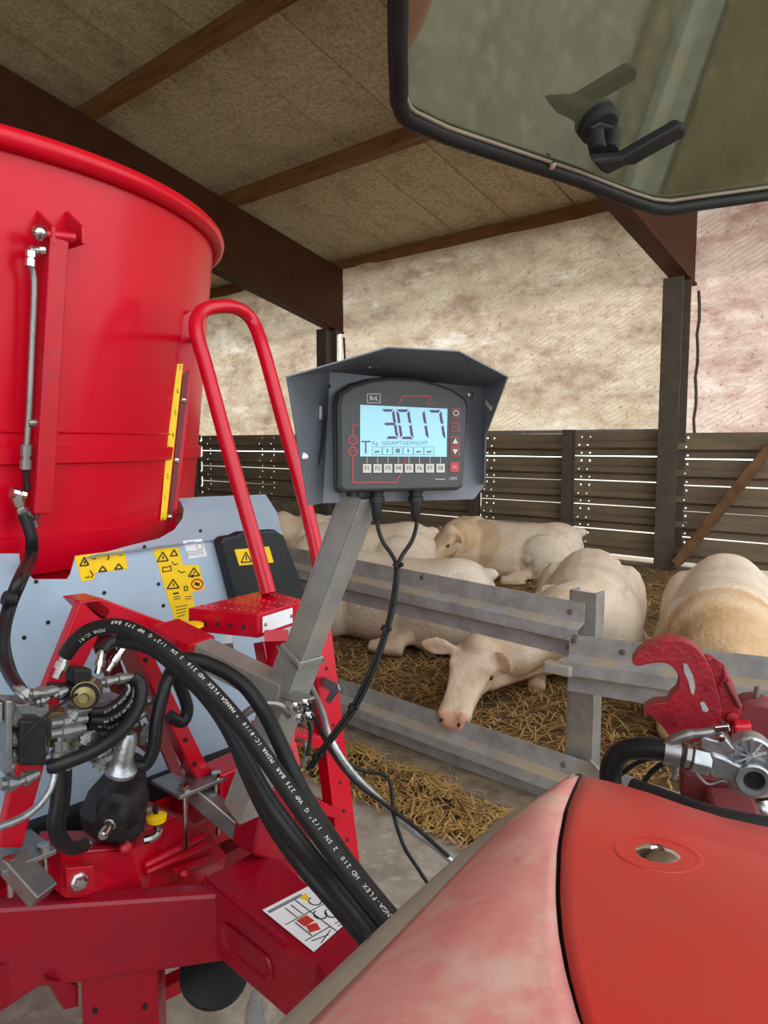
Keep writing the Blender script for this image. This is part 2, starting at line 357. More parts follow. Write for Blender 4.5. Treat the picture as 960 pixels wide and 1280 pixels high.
# back wall: sill, guard rails one above the other, posts, sheeting above
def wz(): return 2.22
m = MB(); m.box((-10, YW-.09, .28), (36, .44, .60)); wall = m.build('wall_back', 'kerb', kind='structure')
RPROF = [(0, 0), (-.108, 0), (-.135, .07), (-.198, .07), (-.232, 0), (-.308, 0)]
def rail_mesh(m, p0, p1, out, prof=RPROF, holes=(), thick=.004, vdir=(0, 0, 1)):
    """rolled guard rail from p0 to p1 (top edge), humped towards out; holes = distances along it where bolt holes are open"""
    p0, p1, out = V(p0), V(p1), V(out).normalized(); L = (p1-p0).length; d = (p1-p0)/L; vd = V(vdir)
    st = sorted(set([0, L]+[h for h in holes for h in (h-.011, h+.011)]))
    hs = [(h-.011, h+.011) for h in holes]
    pr = []
    for i, (v, w) in enumerate(prof):
        pr.append((v, w))
        if i in (0, 2, 4):
            v2, w2 = prof[i+1]
            for t in (.42, .64): pr.append((v+(v2-v)*t, w+(w2-w)*t))
    vs = []; fs = []; k = len(pr)
    for s_ in st:
        for v, w in pr: vs.append(p0+d*s_+vd*v+out*w)
    hole_rows = {1, 5, 9} if k == 12 else set()
    for i in range(len(st)-1):
        isH = any(abs(st[i]-a) < 1e-6 and abs(st[i+1]-b) < 1e-6 for a, b in hs)
        for j in range(k-1):
            if isH and j in hole_rows: continue
            fs.append((i*k+j, i*k+j+1, (i+1)*k+j+1, (i+1)*k+j))
    m.add(vs, fs); return m
bays = [(-25.9, -19.5), (-19.5, -13.5), (-13.5, X1), (X1, -6.35), (-6.35, -4.84), (-4.84, X2), (X2, -.6), (-.6, 5.5)]
gapsz = {-1: [0, .01, 0, .01, 0], 0: [.0, .012, .008, .0, .0], 1: [.0, .022, .012, .0, .0], 2: [.004, .012, .012, .006, .01], 3: [.005, .014, .004, .008, .0], 4: [.0, .016, .020, .014, .022], 5: [.0, .018, .020, .0, .018], 6: [.0, .01, .012, .0, .01]}
for b, (xa, xb) in enumerate(bays, -1):
    z = 2.22 + (.02 if b < 2 else 0) + random.uniform(-.012, .012); nr = 5 if b > 1 else 4
    for k in range(nr):
        z -= gapsz[b][k]*(.62 if b not in (5,) else .7)
        m = MB(); t = random.uniform(-.004, .004)
        hl = [.10, .22] if b in (3, 4) else ([.12] if b in (2, 5) else [.3])
        hl = hl + [(xb-xa)-.12] + ([(xb-xa)/2, (xb-xa)/2+.35] if b in (1, 5) else [])
        rail_mesh(m, (xa+.02, YW-.10, z+t), (xb-.02, YW-.10, z-t), (0, -1, 0), holes=hl)
        m.build('guard_rail_board', 'wall_rail', wall, solid=.004)
        z -= .308 + .002
# concrete upstand under the shorter boards of the far bays
m = MB(); m.box((-14.5, YW-.12, .52), (10.0, .34, .98)); m.build('upstand', 'kerb', wall)
def hpost(x, y, z0, z1, w=.20, d=.20, mt='steel_dark', par=None, nm='steel_post', t=.014, ang=0):
    m = MB(); c, s_ = math.cos(ang), math.sin(ang)
    ax = (V((c, s_, 0)), V((-s_, c, 0)), V((0, 0, 1))); zc = (z0+z1)/2; h = z1-z0; o = V((x, y, zc))
    m.box(o+ax[1]*(d/2-t/2), (w, t, h), ax); m.box(o-ax[1]*(d/2-t/2), (w, t, h), ax); m.box(o, (t, d-2*t, h), ax)
    return m.build(nm, mt, par)
for x in (X1-6.02, X1, X2, X2+6.02): hpost(x, YW-.26, .3, zr(YW)-1.06, .24, .26, par=wall)
for x in (-4.84, -6.35, -13.5, -.6): hpost(x, YW-.24, .3, 2.26, .13, .12, par=wall)
# sheeting
def sheet(xa, xb, mt, seed):
    m = MB(); nx = int((xb-xa)*9); nz = 30; z0, z1 = 2.16, zr(YW)+.02
    g = []
    for j in range(nz+1):
        for i in range(nx+1):
            x = xa+(xb-xa)*i/nx; z = z0+(z1-z0)*j/nz
            y = YW+.06+.035*noise.noise(V((x*1.2, z*1.6+x*.7, seed)))+.014*noise.noise(V((x*5+z*4, z*6, seed+4)))
            g.append(V((x, y, z)))
    m.add(g, [(j*(nx+1)+i, j*(nx+1)+i+1, (j+1)*(nx+1)+i+1, (j+1)*(nx+1)+i) for j in range(nz) for i in range(nx)])
    return m.build('woven_sheet', mt, wall, sm=True, ang=80)
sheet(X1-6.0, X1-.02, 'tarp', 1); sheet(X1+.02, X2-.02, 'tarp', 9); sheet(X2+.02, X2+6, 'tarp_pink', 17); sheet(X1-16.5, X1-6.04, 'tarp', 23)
for x in (X1, X2):
    for s_ in (-1, 1):
        m = MB(); xx = x+s_*.17
        m.tube([V((xx, YW+.0, 2.2+k*.17)) + V((.012*math.sin(k*2.1+x), 0, 0)) for k in range(11)], .018, 6); m.build('tension_strap', 'tarp_strap', wall, sm=True)
m = MB(); m.box((-6.4, YW+.02, 2.235), (5.9, .07, .05)); m.build('sheet_batten', 'galv', wall)
# eaves trim boards
m = MB(); m.box((-12.5, YW+.32, zr(YW)+.02), (27, .05, .30)); m.build('trim_1', 'wood', kind='structure')
# raking brace
a = PY(846, 704, YW-.42); b = PY(975, 545, YW-.30)
m = MB(); m.beam(a, b, .09, .19, (0, -1, 0)); m.build('wooden_brace', 'brace_wood', bevel=.006, label='brown wooden brace raking up against the slatted back wall', cat='brace')
# ------------------------------------------------------------------ litter and kerb
m = MB(); nx, ny = 150, 60; xa, xb, ya, yb = -19.0, 5.0, 3.72, YW-.30; g = []
for j in range(ny+1):
    for i in range(nx+1):
        x = xa+(xb-xa)*i/nx; y = ya+(yb-ya)*j/ny; g.append(V((x, y, hb(x, y))))
m.add(g, [(j*(nx+1)+i, j*(nx+1)+i+1, (j+1)*(nx+1)+i+1, (j+1)*(nx+1)+i) for j in range(ny) for i in range(nx)])
m.build('bedding', 'bedding', sm=True, ang=180, label='deep brown straw bedding trodden over the pen floor', cat='bedding', kind='stuff')
m = MB(); m.box((-7, 3.56, .045), (26, .34, .09)); m.build('kerb', 'kerb', kind='structure', bevel=.02)
def straw(name, n, area, zf, label, lens=(.05, .17), lift=.012, seed=1, wd=.0035, dens=None):
    rnd = random.Random(seed); m = MB(); k = 0
    while k < n:
        x = rnd.uniform(area[0], area[1]); y = rnd.uniform(area[2], area[3])
        if dens and rnd.random() > dens(x, y): continue
        k += 1
        a = rnd.uniform(0, math.pi); L = rnd.uniform(*lens); d = V((math.cos(a), math.sin(a), rnd.uniform(-.28, .28))); s_ = V((-math.sin(a), math.cos(a), 0))*wd*rnd.uniform(.7, 1.5)
        c = V((x, y, zf(x, y)+rnd.uniform(.002, lift)+abs(d.z)*L*.5)); e = d*L/2; bend = V((0, 0, rnd.uniform(0, .02)))
        m.add([c-e-s_, c-e+s_, c+bend+s_, c+bend-s_, c+e+s_*.6, c+e-s_*.6], [(0, 1, 2, 3), (3, 2, 4, 5)])
    return m.build(name, 'straw', label=label, cat='straw', kind='stuff')
straw('litter_straw', 15000, (-7.5, .5, 3.78, 8.85), hb, 'loose straw lying over the bedding of the cattle pen', seed=3, lens=(.06, .2), dens=lambda x, y: max(.12, 1-(y-3.8)*.17))
def zs(x, y):   # low drift of swept straw along the kerb
    return max(0, .10*(1-abs(y-3.30)/.30))*(.7+.5*noise.noise(V((x*2, y*2, 0)))) + .004
straw('swept_straw', 9000, (-6.0, -1.4, 2.98, 3.62), zs, 'golden swept straw heaped on the concrete outside the pen rail', seed=5, lens=(.05, .16), lift=.03, dens=lambda x, y: (1 if y > 3.05 else .25)*(.35+.65*(noise.noise(V((x*1.5, y*3, 7))) > -.15)))
m = MB(); g = []; nx, ny = 90, 12
for j in range(ny+1):
    for i in range(nx+1):
        x = -6.2+5.0*i/nx; y = 3.0+.60*j/ny; g.append(V((x, y, zs(x, y)-.012)))
m.add(g, [(j*(nx+1)+i, j*(nx+1)+i+1, (j+1)*(nx+1)+i+1, (j+1)*(nx+1)+i) for j in range(ny) for i in range(nx)])
m.build('straw_drift', 'bedding', sm=True, ang=180, label='matted brown drift under the swept straw beside the kerb', cat='straw', kind='stuff')
# ------------------------------------------------------------------ pen front
YP = 3.62
def pen_rail(pa, pb, label, ext0=0, ext1=0, y=YP, tilt=(0, 0, 1), holes=(), mt='galv_dusty', bolts=()):
    d = (pb-pa).normalized(); a = pa-d*ext0; b = pb+d*ext1
    root = thing('guard_rail', (a+b)/2, label, 'guard rail')
    m = MB(); rail_mesh(m, a, b, (0, -1, 0), holes=holes, vdir=tilt); m.build('beam', mt, root, solid=.005)
    for s_, v in bolts:
        q = pa+d*s_+V(tilt)*v+V((0, -.006, 0)); mm = MB(); mm.lathe(q, (0, -1, 0), [(0, .016), (.004, .016), (.005, .010), (.012, .010), (.013, .004)], 10); mm.build('bolt', 'zinc', root, sm=True)
    return root
ra, rb = PY(400, 691, YP), PY(720, 752, YP)
pen_rail(ra, rb, 'galvanised upper rail overlapping the pen post from the mixer side', ext0=5.2, ext1=.05, bolts=[((rb-ra).length-.03, -.06), ((rb-ra).length-.03, -.262), ((rb-ra).length-.16, -.17), (.35, -.17), (.95, -.03)])
sa, sb = PY(712, 793, YP-.07), PY(960, 821, YP-.07)
pen_rail(sa, sb, 'galvanised rail crossing behind the red hook with a round free end', ext1=2.5, y=YP-.07, bolts=[(.03, -.03), (.30, -.06), (.05, -.20), (.62, -.17)])
m = MB(); q = PY(694, 833, YP-.145); m.box(q+V((.02, .01, -.008)), (.16, .07, .06)); m.build('rail_end', 'galv_dusty', bpy.data.objects['guard_rail.001'], bevel=.012)
la, lb = PY(456, 859, YP), PY(712, 945, YP)
pen_rail(la, lb, 'dust covered lowest rail lying along the kerb of the pen', ext0=5.0, ext1=4.0, tilt=(0, 0, 1), bolts=[((lb-la).length-.03, -.06)])
m = MB(); pt = PY(728, 738, YP+.07); pbt = V((pt.x, YP+.07, 0)); z1 = pt.z
m.box((pt.x-.055, YP+.09, z1/2), (.012, .10, z1)); m.box((pt.x+.02, YP+.045, z1/2), (.15, .010, z1)); m.box((pt.x+.09, YP+.09, z1/2), (.012, .10, z1))
m.build('pen_post', 'galv', label='upright galvanised channel post carrying the pen rails', cat='post')
m = MB(); m.tube(smooth([PY(738, 951, YP-.05), PY(748, 962, YP-.06), PY(762, 978, YP-.06), PY(775, 985, YP-.05)], 5), .012, 8); m.build('rail_hook', 'galv', label='bent thin rod hooked over the end of the lowest rail', cat='rod', sm=True)

# ================================================================== cattle
def skin_obj(name, mb, voxel, label, tintf, group='charolais cattle in the pen', sm_it=4):
    o = mb.build(name, 'hide', label=label, cat='cow', group=group)
    q = o.modifiers.new('r', 'REMESH'); q.mode = 'VOXEL'; q.voxel_size = voxel; q.use_smooth_shade = True
    q = o.modifiers.new('s', 'SMOOTH'); q.iterations = sm_it; q.factor = .5
    bpy.context.view_layer.update()
    me = bpy.data.meshes.new_from_object(o.evaluated_get(bpy.context.evaluated_depsgraph_get()))
    old = o.data; o.modifiers.clear(); o.data = me; bpy.data.meshes.remove(old)
    if not me.materials: me.materials.append(MATS['hide'])
    me.polygons.foreach_set('use_smooth', [True]*len(me.polygons))
    at = me.color_attributes.new('tint', 'FLOAT_COLOR', 'POINT')
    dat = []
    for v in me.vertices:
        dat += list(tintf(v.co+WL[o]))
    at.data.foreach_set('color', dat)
    return o
CREAM, TAN, GOLD, PINK, DIRT, WHITE = C(230, 212, 186), C(206, 172, 132), C(196, 150, 92), C(206, 150, 130), C(120, 96, 70), C(232, 222, 208)
def mixc(a, b, t): t = max(0, min(1, t)); return tuple(a[i]*(1-t)+b[i]*t for i in range(4))
def head_rings(m, poll, d, up, L):
    d = V(d).normalized(); u = V(up); u = (u-d*u.dot(d)).normalized(); s_ = u.cross(d)
    k = L/.56
    # along, half width, forehead height, jaw depth
    st = [(-.07, .085, .02, .13), (-.03, .125, .060, .20), (.04, .150, .070, .235), (.12, .160, .064, .250), (.18, .152, .058, .245), (.25, .128, .054, .222), (.33, .112, .052, .190), (.41, .106, .050, .165), (.47, .112, .050, .158), (.53, .110, .044, .150), (.565, .090, .022, .125), (.585, .05, -.01, .09)]
    rings = []
    for t, w, hu, hd in st:
        r = []
        for i in range(18):
            a = 2*math.pi*i/18; ca, sa = math.cos(a), math.sin(a)
            yy = w*(abs(ca)**.75)*(1 if ca > 0 else -1); zz = (hu if sa > 0 else hd)*(abs(sa)**.8)*(1 if sa > 0 else -1)
            if sa < 0: yy *= 1-.30*abs(sa)
            r.append(V(poll)+(d*t+s_*yy+u*(zz-.02))*k)
        rings.append(r)
    m.loft(rings)
    for sg in (-1, 1):   # brow ridge, nostril pads, cheek
        m.ball(V(poll)+(d*.15+s_*sg*.128+u*.008)*k, .042*k, .03*k, .028*k, (d, s_, u), 10, 6)
        m.ball(V(poll)+(d*.515+s_*sg*.066+u*.014)*k, .044*k, .040*k, .032*k, (d, s_, u), 10, 6)
        m.ball(V(poll)+(d*.16+s_*sg*.085+u*(-.12))*k, .10*k, .05*k, .085*k, (d, s_, u), 10, 6)
    m.ball(V(poll)+(d*.0+u*.035)*k, .085*k, .10*k, .06*k, (d, s_, u), 10, 6)
    return d, s_, u, k
def ear(m, base, tip, face, w):
    base, tip = V(base), V(tip); x, y, z = frame(tip-base, face); L = (tip-base).length; rings = []
    for t, ww, th in ((0, .34, .30), (.15, .6, .32), (.35, .95, .30), (.6, 1.0, .28), (.82, .72, .24), (1, .25, .15)):
        rings.append([base+x*L*t+y*w*ww*math.cos(2*math.pi*k/12)+z*(w*th*math.sin(2*math.pi*k/12)-w*.25*ww*(1-math.cos(2*math.pi*k/12)**2)*.6*(1 if True else 0)) for k in range(12)])
    m.loft(rings)
def cow(name, label, c, ang, poll=None, hdir=None, hup=None, H=.74, Wd=.40, L=1.7, voxel=.022, tint=None, earw=.06, earpts=None, legs=True, tail=False, neck_r=(.30, .17), hl=.54, smi=9):
    """cattle lying on the litter: c ground centre, ang heading"""
    z0 = hb(c[0], c[1])-.03; o = V((c[0], c[1], z0)); f = V((math.cos(ang), math.sin(ang), .06*math.sin(ang))); s_ = V((-math.sin(ang), math.cos(ang), 0)); u = V((0, 0, 1))
    m = MB(); k = L/1.7
    # along, half width, top, bottom
    st = [(-.90, .10, .60, .40), (-.86, .22, .76, .22), (-.76, .33, .92, .06), (-.58, .42, .99, .0), (-.35, .46, .96, -.02), (-.10, .49, .95, -.02), (.15, .49, .97, -.02), (.38, .44, 1.0, .0), (.56, .38, 1.0, .03), (.70, .30, .97, .10), (.80, .20, .88, .22), (.86, .10, .76, .36)]
    rings = []
    for t, w, tp, bt in st:
        w *= Wd/.49; cz = (tp+bt)/2*H; hh = (tp-bt)/2*H; r = []
        for i in range(22):
            a = 2*math.pi*i/22; ca, sa = math.cos(a), math.sin(a)
            yy = w*(abs(ca)**.82)*(1 if ca > 0 else -1)*(1-.16*max(0, sa)); zz = hh*(abs(sa)**(.95 if sa > 0 else .6))*(1 if sa > 0 else -1)
            r.append(o+f*t*k+s_*yy+u*(cz+zz))
        rings.append(r)
    cols = [smooth([r[i] for r in rings], 4) for i in range(22)]; m.loft([[cl[j] for cl in cols] for j in range(len(cols[0]))])
    for sg in (-1, 1):
        m.ball(o+f*(-.50*k)+s_*sg*Wd*.72+u*H*.42, .34*k, Wd*.42, H*.42, (f, s_, u))          # thigh
        m.ball(o+f*(-.66*k)+s_*sg*Wd*.46+u*H*.80, .14*k, .06, .05, (f, s_, u))               # hip bone
        m.ball(o+f*(.50*k)+s_*sg*Wd*.66+u*H*.45, .26*k, Wd*.38, H*.44, (f, s_, u))           # shoulder
        if legs:
            m.tube(smooth([o+f*-.34*k+s_*sg*Wd*.95+u*.14, o+f*-.12*k+s_*sg*Wd*1.12+u*.09, o+f*-.30*k+s_*sg*Wd*1.22+u*.06, o+f*-.02*k+s_*sg*Wd*1.28+u*.07], 5), .062, 10)
            m.tube(smooth([o+f*.52*k+s_*sg*Wd*.66+u*.22, o+f*.84*k+s_*sg*Wd*.72+u*.10, o+f*.90*k+s_*sg*Wd*.7+u*.065, o+f*.62*k+s_*sg*Wd*.80+u*.06], 5), .066, 10)
    m.ball(o+f*(-.84*k)+u*H*.84, .10, .05, .06, (f, s_, u))
    if tail: m.tube(smooth([o+f*(-.84*k)+u*H*.97, o+f*(-.93*k)+u*H*.92, o+f*(-.98*k)+u*H*.6, o+f*(-.96*k)+s_*.05+u*.16], 5), .03, 8)
    if poll is None:
        poll = o+f*1.15*k+u*H*1.15; hdir = f*.8-u*.5; hup = u
    poll = V(poll)
    n0 = o+f*.60*k+u*H*.62; hd, hs, hu, kk = head_rings(m, poll, hdir, hup, hl)
    back = poll+(hd*.02-hu*.15)*kk
    mid = (n0+back)/2+u*.03
    m.tube(smooth([n0-f*.15, n0, mid, back], 4), [neck_r[0]*1.05]*4+[neck_r[0]]*3+[(neck_r[0]+neck_r[1])/2]*4+[neck_r[1]]*2, 18)
    # dewlap
    m.tube(smooth([n0+u*-.20+f*.1, mid+u*-.20, back+hd*.12-hu*.06], 4), [.12]*4+[.10]*4+[.05], 10)
    if earpts is None: earpts = [(poll+(hd*.03+hs*sg*.10)*kk, poll+(hd*.05+hs*sg*.29-hu*.04)*kk) for sg in (-1, 1)]
    for a, b in earpts: ear(m, a, b, hu*.6+hd*.8, earw)
    def tf(p):
        q = p-o; base = CREAM
        hloc = p-poll; t = hloc.dot(hd)
        col = mixc(CREAM, WHITE, .5+.5*noise.noise(p*2.3))
        low = (p.z-z0)/H
        n1 = noise.noise(p*5.0)*.5+noise.noise(p*11)*.3
        col = mixc(col, TAN, .55*max(0, (.42-low)*2.4+n1*.8))
        col = mixc(col, DIRT, max(0, (.16-low)*3+n1*.6)*.7)
        if (hloc.length < hl*1.15) and t > hl*.86: col = mixc(col, PINK, (t-hl*.86)/(.06*hl))
        for sg in (-1, 1):
            de = (p-(poll+(hd*.185+hs*sg*.146-hu*.012)*kk)).length
            if de < .06: col = mixc(col, PINK, .75*(1-de/.06)*1.6)
        if (hloc.length < hl*1.15): col = mixc(col, mixc(GOLD, TAN, .5), max(0, .30+.55*noise.noise(p*7)-.25*t/hl))
        if tint: col = tint(p, col, o, f, s_, u)
        return (col[0], col[1], col[2], 1)
    ob = skin_obj(name, m, voxel, label, tf, sm_it=smi)
    return ob, (poll, hd, hs, hu, kk)
def eyes(ob, h, r=.021, only=(-1, 1)):
    poll, d, s_, u, k = h
    for sg in only:
        c = poll+(d*.185+s_*sg*.146+u*-.012)*k
        m = MB(); m.ball(c, r, r*.8, r*.8, (d, s_, u), 10, 7); m.build('eye', 'eye_black', ob, sm=True)
def nostrils(ob, h):
    poll, d, s_, u, k = h
    for sg in (-1, 1):
        m = MB(); m.ball(poll+(d*.568+s_*sg*.058+u*.010)*k, .014, .011, .008, (d, s_, u), 10, 6); m.build('nostril', 'eye_black', ob, sm=True)
    
# the animal with its head over the lowest rail
pollA = P(598, 809, 4.90); noseA = P(571, 882, 4.66)
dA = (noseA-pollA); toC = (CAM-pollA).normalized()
eA = [(P(570, 812, 4.90), P(525, 804, 4.90)), (P(613, 818, 4.84), P(641, 839, 4.74))]
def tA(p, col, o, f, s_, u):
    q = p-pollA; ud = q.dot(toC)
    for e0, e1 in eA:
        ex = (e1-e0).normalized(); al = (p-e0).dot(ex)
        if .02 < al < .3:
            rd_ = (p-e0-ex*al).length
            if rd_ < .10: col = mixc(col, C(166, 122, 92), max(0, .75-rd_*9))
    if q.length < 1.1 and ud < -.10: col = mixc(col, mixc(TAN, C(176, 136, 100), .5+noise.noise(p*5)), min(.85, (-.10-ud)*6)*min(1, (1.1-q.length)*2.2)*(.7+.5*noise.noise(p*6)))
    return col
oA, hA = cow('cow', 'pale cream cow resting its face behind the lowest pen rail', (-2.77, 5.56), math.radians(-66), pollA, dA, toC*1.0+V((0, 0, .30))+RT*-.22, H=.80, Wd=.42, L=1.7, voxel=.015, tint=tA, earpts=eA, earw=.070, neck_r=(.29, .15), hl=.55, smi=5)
eyes(oA, hA, .018); nostrils(oA, hA)
def tB(p, col, o, f, s_, u):
    t = (p-o).dot(f)
    w = (t-.50)*2.4+noise.noise(p*5)*.55+noise.noise(p*13)*.35
    return mixc(col, mixc(GOLD, TAN, .5+noise.noise(p*14)), max(0, min(.85, w)))
cB = V((-1.63, 5.33)); pB = P(918, 832, 4.1)
oB, hB = cow('cow', 'broad white cow with curly golden neck lying behind the red hook', (cB.x, cB.y), math.radians(-73), pB, V((.35, -.55, -.75)), V((.3, -.7, .6)), H=.88, Wd=.41, L=1.75, tint=tB, neck_r=(.34, .24), smi=16)
eyes(oB, hB); nostrils(oB, hB)
pC = V((-5.3, 4.75, .95))
oC, hC = cow('cow', 'pale cow lying side on behind the upper rail and the indicator cable', (-4.28, 4.93), math.radians(192), pC, V((-.8, -.3, -.5)), V((0, 0, 1)), H=.78, Wd=.40, L=1.75)
eyes(oC, hC); nostrils(oC, hC)
cD = P(448, 690, 8.6)
oD, hD = cow('cow', 'cream cow lying with its high rump below the cable glands', (cD.x, cD.y), math.radians(215), None, H=.80, Wd=.42, L=1.7)
eyes(oD, hD); nostrils(oD, hD)
cE = P(640, 700, 9.0); pE = P(563, 664, 8.7)
def tE(p, col, o, f, s_, u):
    dd = (p-pE).length; col = mixc(col, TAN, max(0, min(.75, (.85-dd)*1.6))*(.8+.6*noise.noise(p*7)))
    q = p-o
    d_ = (q-f*-.35-s_*.42-u*.25).length
    if d_ < .2: col = mixc(col, C(84, 72, 60), max(0, noise.noise(p*16)+.1)*1.2*(1-d_/.2))
    return col
oE, hE = cow('cow', 'cream cow lying against the back wall with brown ears and face', (cE.x, cE.y), math.radians(196), pE, V((-.30, -.58, -.66)), V((-.1, -.7, .7)), H=.72, Wd=.40, L=1.6, tint=tE, voxel=.02, hl=.52, smi=5)
eyes(oE, hE); nostrils(oE, hE)
cF = P(345, 690, 10.0)
oF, hF = cow('cow', 'pale cow showing its back between the ladder handrails', (cF.x, cF.y), math.radians(250), None, H=.70, Wd=.38, L=1.6)
eyes(oF, hF); nostrils(oF, hF)
# ================================================================== feed mixer wagon (stands along X, its front faces +X)
TC = V((-3.184, .865, 0)); Z = V((0, 0, 1))
MX = thing('feed_mixer', (TC.x, TC.y, 0), 'red vertical tub feed mixer wagon with blue grey front panel', 'feed mixer')
def tr(z): return 1.14 + (z-2.85)*.098           # tub radius at height z
def ring(z, r, n=96): return [TC+V((r*math.cos(2*math.pi*k/n), r*math.sin(2*math.pi*k/n), z)) for k in range(n)]
m = MB(); m.loft([ring(z, tr(z)) for z in (1.2, 1.5, 1.8, 2.04, 2.3, 2.6, 2.86)]+[ring(z, tr(z)-.012) for z in (2.86, 2.3, 1.2)], cap=False, closed=True)
tub = m.build('tub', 'tub_red', MX, sm=True)
m = MB(); m.tube([TC+V(((tr(2.87)+.012)*math.cos(2*math.pi*k/120), (tr(2.87)+.012)*math.sin(2*math.pi*k/120), 2.868)) for k in range(120)], .030, 12, closed=True); m.build('rim', 'tub_red', tub, sm=True)
def band(z0, z1, t, nm):
    m = MB(); m.loft([ring(z0, tr(z0)+.001), ring(z0+.004, tr(z0)+t), ring(z1-.004, tr(z1)+t), ring(z1, tr(z1)+.001)], cap=False); return m.build(nm, 'tub_red', tub, sm=True, ang=30)
band(2.035, 2.085, .014, 'stiffening_band'); band(2.122, 2.13, .005, 'weld_seam'); band(1.72, 1.835, .018, 'lower_skirt')
m = MB(); m.loft([ring(.55, .95), ring(.95, 1.0), ring(1.2, .98)], cap=True); m.build('tub_floor', 'tub_red', MX, sm=True)
def tubpt(x, y, off=0):
    """first hit of the pixel ray with the tub wall"""
    d = ray(x, y); lo = .5
    t = lo
    while t < 5:
        p = CAM+d*t
        if (V((p.x, p.y, 0))-TC).length < tr(p.z)+off: return p
        t += .004
    return None
# slide rail of the door with its bracket and pin
top = tubpt(66, 300, .05); bot = tubpt(47, 640, .05)
def radial(p): q = V((p.x, p.y, 0))-TC; return V((q.x, q.y, 0)).normalized()
rd = radial(top); tg = Z.cross(rd)
m = MB(); m.beam(top+rd*.0, bot, .052, .075, rd)
m.build('slide_rail', 'frame_red', MX, bevel=.004)
tp = tubpt(62, 300, .05)
for k, xx in enumerate((45, 82)):
    a = tubpt(xx, 290, .0); m = MB(); q = a
    m.prism([q+Z*.085-rd*.01, q+Z*.06+rd*.0, q+Z*.0+rd*.085, q-Z*.045+rd*.085, q-Z*.045-rd*.01], tg*.010); m.build('bracket_plate', 'frame_red', MX, bevel=.002)
a = tubpt(40, 291, .07); b = tubpt(92, 297, .07)
m = MB(); m.cyl(a, b, .014, seg=14); m.build('bracket_pin', 'ladder_red', MX, sm=True)
m = MB(); m.ball(tubpt(49, 291, .085), .020); m.build('pin_head', 'chrome', MX, sm=True)
# gauge bar with the yellow scale
ga = tubpt(243, 390, .03); gb = tubpt(213, 688, .03); gr = radial(ga); gt = Z.cross(gr)
gpt = lambda x, y: PP(x, y, (ga+gb)/2, gn)
gn = ((CAM-(ga+gb)/2).normalized()*.8+gr*.6); gn.z = 0; gn.normalize()
m = MB(); m.prism([gpt(240, 388), gpt(247, 388), gpt(241, 470), gpt(216, 692), gpt(208, 690), gpt(199, 660), gpt(220, 452), gpt(228, 395)], -gn*.03)
gbar = m.build('gauge_bar', 'frame_red', MX, bevel=.003)
m = MB(); m.prism([p+gn*.001 for p in (gpt(217, 455), gpt(228.5, 455), gpt(206.5, 656.5), gpt(199.5, 656.5))], gn*.0015)
m.mi = 1
gu = (gpt(236, 500)-gpt(214, 500)).normalized()
for k, (x, y) in enumerate(((203, 650), (205.5, 622), (209, 596), (212, 570), (215.5, 544), (218.5, 516), (221.5, 489), (224.5, 461))):
    text_mesh(m, str(k), gpt(x, y)+gn*.0026, gu, gn, .017, squash=.8)
m.build('scale_tape', ['yellow', 'ink'], gbar)
m = MB(); m.prism([p+gn*.001 for p in (gpt(205, 553), gpt(211, 553), gpt(210, 564), gpt(204, 564))], gn*.0015); m.build('mark_plate', 'yellow', gbar)
for x, y in ((229, 500), (220, 575), (211.5, 646)):
    m = MB(); m.lathe(gpt(x, y), gn, [(0, .012), (.006, .012), (.012, .007), (.014, .002)], 12); m.build('bolt', 'chrome', gbar, sm=True)
m = MB(); m.prism([gpt(228, 470), gpt(236, 462), gpt(216, 640), gpt(210, 645)], gn*.004); m.build('gauge_strip', 'dull_red', gbar)
# front panel: upright sheet at X = -2.0, flange folded back round the tub
XP = -2.0; fx = lambda x, y: PX(x, y, XP)
zf = 1.785
def flange(x, y):   # plane leaning back from the fold
    return PP(x, y, (XP, 0, zf), V((1, 0, 3.0)).normalized())
ptsm = [V((XP, -.35, 1.07)), V((XP, 1.80, 1.07)), fx(380, 747), fx(350, 668)]
zz = zf
notch = [fx(120, 706), fx(95, 706), fx(88, 718), fx(84, 724), fx(42, 724), fx(36, 718), fx(25, 700)]
poly = [V((XP, -.30, 1.07)), V((XP, fx(372, 900).y, 1.07)), fx(381, 747), V((XP, fx(352, 668).y, zf))]+[V((XP, p.y, zf if i in (0, 1, 6) else p.z)) for i, p in enumerate(notch)]+[V((XP, -.30, zf))]
m = MB(); m.prism([p+V((-.004, 0, 0)) for p in poly], (.004, 0, 0))
panel = m.build('front_panel', 'panel_blue', MX)
fl = [V((XP, fx(352, 668).y, zf)), V((XP, fx(120, 706).y, zf)), flange(107, 697), flange(165, 681), flange(199, 673), flange(218, 662), flange(228, 648), flange(230, 636), flange(226, 628), flange(222, 623), flange(250, 621), flange(332, 618), flange(346, 640)]
m = MB(); m.prism(fl, (-.001, 0, -.004)); m.build('panel_flange', 'panel_blue', panel)
fl = [V((XP, fx(25, 700).y, zf)), V((XP, -.30, zf)), flange(-180, 690), flange(24, 692)]
m = MB(); m.prism(fl, (-.001, 0, -.004)); m.build('panel_flange', 'panel_blue', panel)
for x, y in ((45, 727), (130, 741), (198, 730), (204, 757), (240, 720), (60, 778), (30, 797), (180, 685), (250, 665)):
    m = MB(); q = fx(x, y) if y > 700 or x > 300 else flange(x, y)+V((.002, 0, .004)); m.lathe(q, (1, 0, 0), [(0, .006), (.002, .006), (.0025, .002)], 8); m.build('rivet', 'black_plastic', panel)
